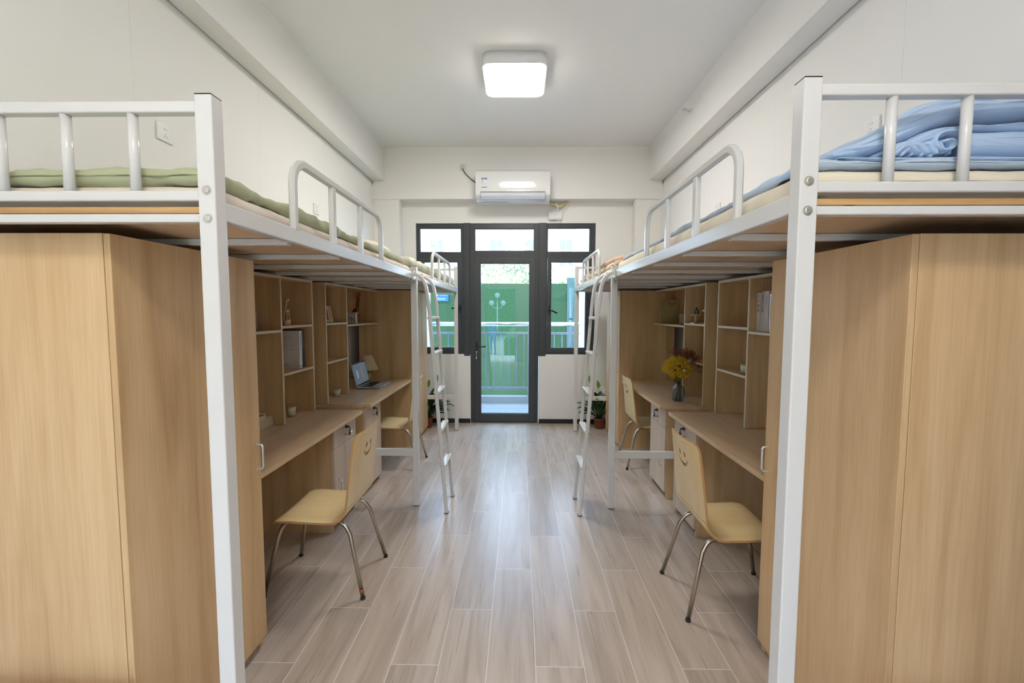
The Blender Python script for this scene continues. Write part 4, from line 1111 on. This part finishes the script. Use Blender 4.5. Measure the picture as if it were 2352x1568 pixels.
# table lamp with pleated shade
t = thing('table_lamp', 'small table lamp with ivory pleated shade and ochre ball base behind the laptop', 'lamp', (-1.566, 4.54, .7305))
px, py = -1.566, 4.545
MB().lathe((px, py, .7305), [(.026, 0), (.028, .004), (.024, .008)], 24).build('foot', m_lampceramic, t)
MB().sphere((px, py, .779), .043, u=28, v=18).build('ball_base', m_lampceramic, t)
MB().cyl((px, py, .818), (px, py, .862), .006).build('stem', m_rail, t)
rs = []
for z, r in ((.846, .100), (.852, .100), (.99, .043), (.994, .042)):
    rs.append([((px+(r+(.0032 if i % 2 else -.0016)*(r/.1))*math.cos(2*PI*i/108)), (py+(r+(.0032 if i % 2 else -.0016)*(r/.1))*math.sin(2*PI*i/108)), z) for i in range(108)])
MB().rings(rs, cap=False, smooth=False).build('pleated_shade', m_shade, t)

# ---- right side
b = book('book', 1.565, 1.388, 4.435, 4.462, 1.3325, 1.568, m_tanbook, 'mustard tan hardback facing out on the shelf above the flower desk')
MB().box(1.3875, 1.392, 4.436, 4.461, 1.333, 1.5675).build('spine_strip', m_limebook, b)
text('撒哈拉的\n故事', .022, m_brownink, b, facing((1.500, 4.4343, 1.522), (1, 0, 0), (0, 0, 1)))
MB().lathe((1.43, 4.4346, 1.553), [(.005, 0), (.005, -.0006)], 10, axis='Y').build('cover_emblem', m_brownink, b)
t = thing('acrylic_card_stand', 'clear acrylic stand with a white card beside the mustard book on the right', 'card stand', (1.60, 4.38, 1.332))
MB().box(1.552, 1.605, 4.365, 4.368, 1.3325, 1.437, .001, 1).box(1.53, 1.605, 4.33, 4.368, 1.3315, 1.3345).build('acrylic', m_glassclear, t)
c = MB().box(1.553, 1.602, 4.361, 4.3645, 1.337, 1.428).build('card', m_labelwhite, t)
mb = MB()
for i in range(9): mb.box(1.557, 1.585+(i % 3)*.005, 4.3605, 4.3611, 1.345+i*.008, 1.3462+i*.008)
mb.box(1.575, 1.597, 4.3605, 4.3611, 1.418, 1.421)
mb.build('printed_lines', m_greyink, c)

t = thing('wooden_display_stand', 'round pinkish wooden pedestal stand on the shelf above the flower vase', 'display stand', (1.424, 3.62, 1.3545))
MB().box(1.392, 1.492, 3.58, 3.665, 1.3545, 1.364, .003).build('base', m_pinkwood, t)
MB().lathe((1.420, 3.62, 1.364), [(.012, 0), (.0105, .02), (.0105, .052), (.012, .056)], 18).build('stem', m_pinkwood, t)
MB().lathe((1.420, 3.62, 1.420), [(.036, 0), (.038, .003), (.038, .007), (.036, .010)], 28).build('top_disc', m_pinkwood, t)
t = thing('glass_bottle', 'tiny dark green glass bottle standing on the round wooden stand', 'bottle', (1.422, 3.62, 1.4305))
MB().lathe((1.424, 3.62, 1.4305), [(.015, 0), (.0165, .002), (.0165, .030), (.014, .034), (.007, .037), (.006, .041)], 8, smooth=False).build('body', m_bottle, t)
MB().lathe((1.424, 3.62, 1.4715), [(.0075, 0), (.0075, .010), (.006, .012)], 14).build('stopper', m_black, t)
MB().box(1.4235, 1.4245, 3.603, 3.6036, 1.447, 1.452).build('gold_mark', m_orangeink, t)
t = thing('wooden_display_stand', 'second wooden pedestal, only its disc edge showing beside the hutch panel', 'display stand', (1.47, 3.50, 1.3545))
MB().lathe((1.455, 3.50, 1.3545), [(.028, 0), (.028, .008)], 22).build('base', m_rawwood, t)
MB().lathe((1.455, 3.50, 1.3625), [(.010, 0), (.009, .09)], 14).build('stem', m_rawwood, t)
MB().lathe((1.455, 3.50, 1.4525), [(.034, 0), (.034, .011)], 22).build('top_disc', m_rawwood, t)

# four books on the wide shelf, near right
bk = [(2.712, 2.748, .232, 'white', '百年孤独', 'white book with grey title, last one before the divider, right hutch'),
      (2.672, 2.710, .238, 'paper', '沉默的大多数', 'white book with large green-tinged title, second from the divider, right hutch'),
      (2.622, 2.670, .240, 'paper', '·人间草木·', 'thick grey-white book with tiny title, third from the divider, right hutch'),
      (2.585, 2.620, .222, 'white', '随笔集', 'white book with a dark strip, half hidden by the right wardrobe edge')]
for i, (a_, c_, h_, mm, tx, lab) in enumerate(bk):
    b = book('book', 1.598, 1.447+.003*(i % 2), a_, c_, 1.3320, 1.332+h_, m_white if mm == 'white' else m_paper, lab, 'white books on the near right hutch')
    xs = 1.447+.003*(i % 2)
    for j, ch in enumerate(tx if i < 2 else ''):
        text(ch, (.022, .018, .011, .012)[i], m_greyink, b, facing((xs-.0006, (a_+c_)/2, 1.332+h_-.022-j*(.028, .0185, .013, .015)[i]), (0, -1, 0), (0, 0, 1)))
    if i == 1: MB().box(xs-.0004, xs+.001, a_+.001, a_+.012, 1.333, 1.332+h_-.001).build('spine_strip', m_palegreen, b)
    if i == 3: MB().box(xs-.0004, xs+.001, a_+.012, a_+.022, 1.40, 1.49).build('spine_strip', m_tanbook, b)
    mb = MB()
    if i >= 2:
        for j in range(5): mb.box(xs-.0006, xs, (a_+c_)/2-.004, (a_+c_)/2+.003, 1.332+h_-.036-j*.0105, 1.332+h_-.029-j*.0105)
    for j in range(6): mb.box(xs-.0006, xs, (a_+c_)/2-.002, (a_+c_)/2+.002, 1.345+j*.011, 1.352+j*.011)
    mb.build('small_print', m_greyink, b)

# vase and dried flowers
vx, vy, vz = 1.285, 3.585, .7305
t = thing('glass_vase', 'smoky ribbed glass vase on the right desk holding dried flowers', 'vase', (vx, vy, vz))
pr_ = [(.040, 0), (.049, .008), (.050, .05), (.049, .088), (.040, .112), (.027, .128), (.026, .142), (.034, .152), (.045, .152)]
rs = []
for r, z in pr_+[(r-.003, z+.001) for r, z in pr_[::-1][:-1]]+[(.03, .006)]:
    rs.append([(vx+(r+.0012*math.cos(10*2*PI*i/80))*math.cos(2*PI*i/80), vy+(r+.0012*math.cos(10*2*PI*i/80))*math.sin(2*PI*i/80), vz+z) for i in range(80)])
MB().rings(rs).build('vase_body', m_smoke, t)
t = thing('dried_flower_bouquet', 'bouquet of dried yellow flowers and rust twigs standing in the smoky glass vase', 'bouquet', (vx, vy, vz+.02))
rnd = random.Random(11)
mb = MB()
for i in range(26):
    a = rnd.random()*2*PI; rr = rnd.random()**.5
    top_ = (vx-.01+.085*rr*math.cos(a), vy+.075*rr*math.sin(a), vz+.24+.08*rnd.random())
    mb.sweep(spline([(vx+.02*math.cos(a+2), vy+.02*math.sin(a+2), vz+.012), (vx+.012*rr*math.cos(a), vy+.012*rr*math.sin(a), vz+.15), top_], 4), .0014, .0014, rnd=5)
stuff(mb.build('stems', m_stem, t))
mb = MB()
for i in range(1500):
    while True:
        p = Vector((rnd.uniform(-1, 1), rnd.uniform(-1, 1), rnd.uniform(-1, 1)))
        if .45 < p.length < 1: break
    p = Vector((vx-.012+p.x*.108*(1 if p.z > -.2 else .8), vy+p.y*.095, vz+.268+p.z*.095))
    p += Vector(noise.noise_vector(p*22))*.022
    d = Vector((rnd.uniform(-1, 1), rnd.uniform(-1, 1), rnd.uniform(-.4, 1))).normalized()
    r = .0028+.0025*rnd.random()
    a_ = mb.bm.verts.new(p+d*r*1.6)
    u = d.orthogonal().normalized(); v = d.cross(u)
    q_ = [mb.bm.verts.new(p+(u*math.cos(k*2.094)+v*math.sin(k*2.094))*r) for k in range(3)]
    for k in range(3): mb.bm.faces.new((a_, q_[k], q_[(k+1) % 3]))
    mb.bm.faces.new(q_[::-1])
for i in range(150):
    a = rnd.random()*2*PI; b_ = math.acos(rnd.uniform(-.7, 1)); k = 1.0
    d = Vector((math.sin(b_)*math.cos(a), math.sin(b_)*math.sin(a), math.cos(b_)))
    p0 = Vector((vx-.012, vy, vz+.262)); mb.sweep([p0+Vector((d.x*.05, d.y*.05, d.z*.05)), p0+Vector((d.x*.112, d.y*.10, d.z*.098))], .0008, .0008, rnd=4)
    for q in range(5):
        c = p0+Vector((d.x*.108, d.y*.097, d.z*.094))+Vector((rnd.uniform(-1, 1), rnd.uniform(-1, 1), rnd.uniform(-1, 1)))*.010
        mb.sphere(c, .0034, u=6, v=4)
stuff(mb.build('yellow_sprays', m_yellow, t))
for i, (dx, dy, dz, r) in enumerate(((-.030, -.095, .292, .019), (-.062, -.088, .262, .020), (.005, -.098, .262, .014), (.042, -.08, .29, .015), (.02, -.085, .315, .013))):
    c = Vector((vx+dx, vy+dy, vz+dz))
    d = Vector((dx*.6, -1, .35)).normalized(); u = d.orthogonal().normalized(); v = d.cross(u)
    if i < 2:
        mb = MB()
        for k in range(13):
            a = k*2*PI/13; e = (u*math.cos(a)+v*math.sin(a))
            mb.leaf(c+e*r*.3, e+d*.7, r*1.0, r*.55, .1, up=d, n=4)
        f = mb.build('sunflower', m_ochre, t)
        MB().sphere(c+d*.003, r*.45).build('seed_head', m_dark, f)
    else:
        MB().sphere(c, r*.8, sz=1.5 if i != 2 else 1).build('bud', [m_ochre, m_ochre, m_pillow, m_ochre, m_ochre][i], t)
mb = MB()
def twig(p, d, L_, depth):
    e = p+d*L_; mb.sweep([p, (p+e)/2+Vector((rnd.uniform(-1, 1), rnd.uniform(-1, 1), 0))*L_*.08, e], .0007 if depth > 1 else .0011, .0007, rnd=4)
    if depth >= 4:
        mb.sphere(e, .0030, u=5, v=4); return
    for _ in range(3 if depth < 3 else 2):
        nd = (d+Vector((rnd.uniform(-1, 1), rnd.uniform(-1, 1), rnd.uniform(-.6, .9)))*.62).normalized(); twig(e, nd, L_*rnd.uniform(.55, .8), depth+1)
for i in range(11):
    a = rnd.uniform(.0, 1.35)
    d = Vector((math.sin(a)*.9, rnd.uniform(-.3, .3), math.cos(a))).normalized()
    twig(Vector((vx+.01, vy+.02, vz+.22)), d, .072, 0)
stuff(mb.build('rust_twigs', m_rust, t))

# potted peace lilies in the window corners
def lily(x, y, s, label, seed):
    rnd = random.Random(seed)
    t = thing('peace_lily', label, 'potted plant', (x, y, 0))
    MB().lathe((x, y, 0), [(.050, 0), (.053, .002), (.068, .112), (.072, .112), (.073, .128), (.067, .128), (.064, .108)], 28).build('pot', m_terra, t)
    MB().lathe((x, y, .098), [(.065, 0), (.062, .012)], 24).build('soil', m_soil, t)
    st, lf = MB(), MB()
    for i in range(66):
        a = rnd.random()*2*PI; el = rnd.uniform(.45, 1.3); L_ = rnd.uniform(.08, .26)
        d = Vector((math.cos(a)*math.cos(el), math.sin(a)*math.cos(el), math.sin(el)))
        if y+d.y*(L_+.12) > 5.60: d.y *= -.4
        if y+d.y*(L_+.12) < 5.40: d.y *= .3
        if (x+d.x*(L_+.1))*s > 1.26: d.x = -abs(d.x)*s*.5
        d.normalize(); p0 = Vector((x, y, .11)); p1 = p0+d*L_
        st.sweep([p0, (p0+p1)/2+Vector((0, 0, .01)), p1], .0022, .0022, rnd=5)
        lf.leaf(p1, (d+Vector((0, 0, -.15))).normalized(), rnd.uniform(.11, .18), rnd.uniform(.055, .08), rnd.uniform(.7, 1.7))
    stuff(st.build('stalks', m_leaf, t)); stuff(lf.build('leaves', m_leaf, t))
    for dx, h, kind in ((-s*.015, .50, 1), (-s*.115, .56, 1), (s*.04, .44, 0)):
        p = Vector((x+dx, y-.05, h)); MB().sweep([(x, y, .11), ((x+p.x)/2, y-.02, h*.55), p], .003, .003, rnd=6).build('flower_stalk', m_leafy, t)
        MB().leaf(p, (-s*.25, 0, 1), .115, .055, -.1, up=Vector((0, -1, 0))).build('spathe', m_leafy if kind else m_spathe, t)
        if kind: MB().leaf(p+Vector((0, -.004, -.03)), (s*.1, -.2, .9), .07, .05, .1, up=Vector((0, -1, 0))).build('spathe', m_spathe, t)
lily(.995, 5.475, 1, 'peace lily in a terracotta-coloured pot beside the right far wardrobe', 5)
lily(-1.150, 5.475, -1, 'peace lily in a terracotta-coloured pot, mostly hidden behind the left far wardrobe', 9)

# ================================================================ OUTSIDE: BALCONY, FENCE, YARD
GZ = -.85
struct(MB().box(-1.62, 1.12, 5.87, 7.0, -.12, -.012).build('trim_7', m_tilewhite))
mb = MB()
for i in range(7): mb.box(-1.43+.4*i-.0015, -1.43+.4*i+.0015, 5.87, 7.0, -.0125, -.0105)
for yy in (6.25, 6.65): mb.box(-1.43, .95, yy-.0015, yy+.0015, -.0125, -.0105)
struct(mb.build('trim_8', m_greyink))
struct(MB().box(-1.62, 1.12, 7.0, 7.12, -.12, .098, .003).build('trim_9', m_tilewhite))
struct(MB().box(-1.62, -1.43, 5.87, 7.14, -.12, 3.2).build('wall_balcony_left', m_bldg))
struct(MB().box(.945, 1.12, 5.87, 7.14, -.12, 3.2).build('wall_balcony_right', m_bldg))
t = thing('balcony_railing', 'stainless balcony railing with vertical bars beyond the glass door', 'railing', (-.24, 7.06, .1))
MB().cyl((-1.43, 7.06, 1.247), (.945, 7.06, 1.247), .032, seg=20).build('handrail', m_rail, t)
MB().box(-1.43, .945, 7.045, 7.075, 1.085, 1.118, .002).build('upper_rail', m_railbar, t)
MB().box(-1.43, .945, 7.045, 7.075, .20, .242, .002).build('lower_rail', m_railbar, t)
for i in range(20):
    x = -1.375+i*.1205
    if abs(x-.14) < .05: continue
    MB().box(x-.009, x+.009, 7.05, 7.07, .235, 1.09).build('bar', m_railbar, t)
for x in (-.90, .155, .80):
    MB().box(x-.022, x+.022, 7.038, 7.082, .098, 1.225, .003).box(x-.045, x+.045, 7.02, 7.10, .098, .106).build('post', m_railbar, t)

# yard with turf-clad fence
struct(MB().box(-30, 30, 7.12, 60, GZ-.1, GZ).build('trim_10', m_pave))
t = thing('turf_fence', 'tall site fence clad in green artificial turf behind the balcony', 'fence', (-.3, 9.5, GZ))
MB().box(-1.95, 1.00, 9.5, 9.54, GZ, 2.035).build('turf_panel', m_turf, t)
MB().box(1.16, 6.5, 9.5, 9.54, GZ, 2.045).build('turf_panel', m_turf, t)
mb = MB()
for i in range(7): x = -1.5+i*.42; mb.sweep([(x, 9.498, 2.02), (x+.05, 9.49, 2.055)], .004, .004, rnd=5)
mb.build('clip', m_greyink, t)
MB().box(1.0, 1.16, 9.47, 9.60, GZ, 2.16, .004).build('corner_post', m_bluepost, t)
t = thing('blue_sign', 'blue sign with white characters on the turf fence, left of the door', 'sign', (-1.65, 9.49, 1.72))
MB().box(-1.80, -1.512, 9.478, 9.496, 1.655, 1.80, .002, 1).build('board', m_sign, t)
text('勤勞校園', .042, m_signtext, t, facing((-1.665, 9.4772, 1.705), (1, 0, 0), (0, 0, 1)))
MB().box(-1.80, -1.735, 9.4772, 9.4785, 1.778, 1.797).box(-1.70, -1.54, 9.4772, 9.4785, 1.783, 1.787).build('header_strip', m_signtext, t)
t = thing('downpipe', 'pale blue pipe standing in front of the turf fence, right of the door', 'pipe', (.98, 8.6, GZ))
MB().cyl((.985, 8.6, GZ), (.985, 8.6, 1.90), .035, seg=16).build('tube', m_bluepost, t)
for z in (.1, 1.3): MB().lathe((.985, 8.6, z), [(.042, 0), (.042, .04)], 16).build('collar', m_bluepost, t)

# white building across the yard
bd = thing('white_building', 'overexposed white apartment block with gridded windows behind the trees', 'building', (0, 31, GZ))
MB().box(-22, 20, 30.0, 40, GZ, 17).build('facade', m_bldg, bd)
for fl in range(4):
    for x in (-14, -9.6, -5.6, -1.65, .65, 3.0, 7.4, 11.8, 16):
        z = 1.6+fl*2.95
        wn_ = MB()
        for a_, c_ in ((x-.05, x+.32), (x+.40, x+.78)):
            wn_.box(a_-.3, c_-.3, 29.985, 30.02, z+.95, z+1.62); wn_.box(a_-.3, c_-.3, 29.985, 30.02, z-.1, z+.88)
        wn_.build('window', m_bwin, bd)
        MB().box(x-.40, x+.52, 29.96, 30.0, z+1.68, z+1.74).build('lintel', m_greyink, bd)
t = thing('guard_hut', 'low white hut with flat roof behind the fence, left of centre', 'hut', (-5.6, 19.5, GZ))
MB().box(-5.2, -1.75, 18, 21, GZ, 2.75).build('wall', m_bldg, t)
MB().box(-5.5, -1.40, 17.6, 21.3, 2.75, 3.05, .02).build('flat_roof', m_bldg, t)
MB().box(-2.9, -2.2, 17.985, 18.0, 1.8, 2.5).build('window', m_bwin, t)

def tree(x, y, z0, zc, rx, ry, rz, n, label, seed, blossom=.5, k0=.022, k1=.045, dep_max=4):
    rnd = random.Random(seed)
    t = thing('tree', label, 'tree', (x, y, z0), 'trees beyond the turf fence')
    mb = MB(); tips = []
    def br(p, d, L_, rad, dep):
        e = p+d*L_; mb.sweep([p, (p+e)/2+Vector((rnd.uniform(-1, 1), rnd.uniform(-1, 1), 0))*L_*.07, e], rad, rad, rnd=6, taper=(rad, rad*.7))
        if dep >= dep_max: tips.append(e); return
        for _ in range(3):
            nd = (d+Vector((rnd.uniform(-1, 1), rnd.uniform(-1, 1), rnd.uniform(-.3, .5)))*.8).normalized(); br(e, nd, L_*rnd.uniform(.55, .75), rad*.62, dep+1)
    br(Vector((x, y, z0)), Vector((0, 0, 1)), (zc-z0)*(.50 if dep_max > 4 else .34), .07, 0)
    mb.build('trunk', m_bark, t)
    pts = []
    while len(pts) < n:
        p = Vector((rnd.uniform(-1, 1), rnd.uniform(-1, 1), rnd.uniform(-1, 1)))
        if p.length > 1: continue
        q = Vector((x+p.x*rx, y+p.y*ry, zc+p.z*rz))
        if noise.noise(q*1.9+Vector((seed, 0, 0))) < -.12+.25*p.length: continue
        pts.append(q)
    cut = int(n*blossom)
    for nm, m_, pp_ in (('leaves', m_foliage, pts[cut:]), ('blossom', m_blossom, pts[:cut])):
        lf = MB()
        for c in pp_:
            d = Vector((rnd.uniform(-1, 1), rnd.uniform(-1, 1), rnd.uniform(-1, 1))).normalized(); u = d.orthogonal().normalized(); v = d.cross(u)
            k = rnd.uniform(k0, k1)
            lf.quad(c-u*k, c-v*k*.55, c+u*k, c+v*k*.55)
        stuff(lf.build(nm, m_, t))
tree(-.1, 14.6, GZ, 2.55, 1.9, 1.1, 1.0, 26000, 'white flowering tree with green leaves above the fence, seen through the door', 1, .62)
tree(3.9, 14.2, GZ, 3.1, 1.5, 1.1, 1.2, 1800, 'sparse branching tree above the fence, seen through the right window', 3, .5, dep_max=5)
tree(-4.2, 15.6, GZ, 3.0, 1.7, 1.2, 1.35, 7500, 'tall flowering tree above the fence, seen through the left window', 4, .6)

# ---- what lies beyond the open entrance behind the camera (seen only mirrored in the door glass)
struct(MB().box(-30, 30, -45, YF-.2, GZ-.1, GZ).build('trim_11', m_pave))
struct(MB().box(-2.5, 2.5, -3.2, YF-.2, GZ, -.012).build('trim_12', m_pave))
def hedge(x0, x1, y0, y1, z1, label, seed):
    o = pad(MB(), x0, x1, y0, y1, GZ, z1, .18, 40, 12).displace(.09, 3, seed).build('hedge', m_hedge, origin=((x0+x1)/2, (y0+y1)/2, GZ))
    tag(o, label, 'hedge')
hedge(-.62, 6, -19, -7, .35, 'rounded green hedge beside the path, mirrored right of centre in the door', 4)
hedge(-9, -3.6, -20, -9, .1, 'low green hedge on the far side of the path, mirrored in the door glass', 6)
t = thing('street_lamp', 'street lamp with three white globes, mirrored in the door glass', 'street lamp', (-1.75, -23.5, GZ))
MB().lathe((-1.75, -23.5, GZ), [(.12, 0), (.10, .25), (.05, .35), (.04, 2.9), (.03, 3.1)], 14).build('pole', m_bldg, t)
for dx, dz in ((-.45, 2.95), (.45, 2.95), (0, 3.55)):
    MB().sweep(spline([(-1.75, -23.5, GZ+2.5), (-1.75+dx*.6, -23.5, GZ+2.6 if dx else GZ+2.9), (-1.75+dx, -23.5, GZ+dz-.22)]), .02, .02, rnd=6).build('arm', m_bldg, t)
    MB().sphere((-1.75+dx, -23.5, GZ+dz), .20).build('globe', m_globe, t)
for i, (x, y, s_) in enumerate(((-6, -26, 3), (4.5, -24, 4))):
    tree(x, y, GZ, 3.2, 2.2, 2.0, 1.8, 1800, ('green tree far behind the camera, left of the path, mirrored in the glass', 'green tree far behind the camera, right of the path, mirrored in the glass')[i], 20+i, blossom=.05, k0=.1, k1=.2)

hedge(-16, 12, -36, -31, 9.5, 'tall dense green tree belt added far behind the camera to block the mirrored sky', 8)  # added dark backdrop, keeps bright sky out of the door glass reflection
def person(x, y, z0, face):
    t = thing('person', 'person in blue work clothes and cap on the path, mirrored in the door glass', 'person', (x, y, z0))
    t.rotation_euler = (0, 0, face)
    me = bpy.data.meshes.new('body'); bm = bmesh.new()
    J = dict(pel=(0, 0, .95), sp=(0, 0, 1.15), ch=(0, 0, 1.36), nk=(0, .01, 1.50), hd=(0, .02, 1.62), ht=(0, .01, 1.70),
             hl=(-.09, 0, .92), kl=(-.10, .07, .50), al=(-.10, -.04, .08), tl=(-.10, .10, .03),
             hr=(.09, 0, .92), kr=(.10, .01, .50), ar=(.11, -.10, .09), tr=(.11, .03, .03),
             sl=(-.18, 0, 1.42), el=(-.25, -.03, 1.15), wl=(-.24, .06, .92), fl=(-.235, .09, .84),
             sr=(.18, 0, 1.42), er=(.25, .03, 1.15), wr=(.27, .02, .90), fr=(.27, .03, .82))
    Rr = dict(pel=.14, sp=.13, ch=.15, nk=.055, hd=.095, ht=.07, hl=.095, kl=.065, al=.045, tl=.035, hr=.095, kr=.065, ar=.045, tr=.035, sl=.065, el=.048, wl=.035, fl=.03, sr=.065, er=.048, wr=.035, fr=.03)
    E_ = [('pel', 'sp'), ('sp', 'ch'), ('ch', 'nk'), ('nk', 'hd'), ('hd', 'ht'), ('pel', 'hl'), ('hl', 'kl'), ('kl', 'al'), ('al', 'tl'), ('pel', 'hr'), ('hr', 'kr'), ('kr', 'ar'), ('ar', 'tr'), ('ch', 'sl'), ('sl', 'el'), ('el', 'wl'), ('wl', 'fl'), ('ch', 'sr'), ('sr', 'er'), ('er', 'wr'), ('wr', 'fr')]
    names_ = list(J); V = {n_: bm.verts.new(J[n_]) for n_ in names_}
    for a_, b_ in E_: bm.edges.new((V[a_], V[b_]))
    bm.to_mesh(me); bm.free()
    o = bpy.data.objects.new('body', me); COL.objects.link(o)
    m = o.modifiers.new('skin', 'SKIN')
    for i, n_ in enumerate(names_): me.skin_vertices[0].data[i].radius = (Rr[n_], Rr[n_]*.85)
    me.skin_vertices[0].data[0].use_root = True
    sb = o.modifiers.new('sub', 'SUBSURF'); sb.levels = 2; sb.render_levels = 2
    me.materials.append(m_bluecloth); me.materials.append(m_skin)
    dg = bpy.context.evaluated_depsgraph_get(); me2 = bpy.data.meshes.new_from_object(o.evaluated_get(dg))
    o.modifiers.clear(); o.data = me2
    for p in me2.polygons:
        c = p.center; p.use_smooth = True
        if c.z > 1.50 or (c.z < .93 and abs(c.x) > .19): p.material_index = 1
    o.parent = t
    MB().lathe((0, .015, 1.665), [(.105, 0), (.104, .03), (.075, .075), (.02, .095)], 20).box(-.07, .07, .08, .19, 1.665, 1.675, .003).build('cap', m_bluecloth, t, origin=(0, 0, 0))
    MB().lathe((0, 0, 1.18), [(.165, 0), (.168, .03)], 24, cap=False).build('reflective_band', m_labelwhite, t, origin=(0, 0, 0))
    for sx in (-.10, .11): MB().sphere((sx, .03, .04), .05, sx=1, sy=2.3, sz=.8).build('shoe', m_black, t, origin=(0, 0, 0))
    for sx in (-.032, .032): MB().sphere((sx, .108, 1.625), .010).build('eye', m_ink, t, origin=(0, 0, 0))
    MB().sphere((0, .12, 1.60), .014, sz=1.5).build('nose', m_skin, t, origin=(0, 0, 0))
    hands = MB()
    for hx, hy, hz in ((-.235, .09, .83), (.27, .03, .81)):
        for q in range(4): hands.sweep([(hx-.015+q*.010, hy, hz), (hx-.015+q*.011, hy+.01, hz-.045), (hx-.012+q*.010, hy+.028, hz-.075+abs(q-1.5)*.006)], .008, .008, rnd=6)
        hands.sweep([(hx, hy+.02, hz+.02), (hx+.01, hy+.05, hz-.01), (hx+.01, hy+.055, hz-.035)], .009, .009, rnd=6)
    hands.build('fingers', m_skin, t, origin=(0, 0, 0))
person(-1.42, -12.2, GZ, 0.3)

for o in bpy.data.objects:
    if '_o' in o: del o['_o']
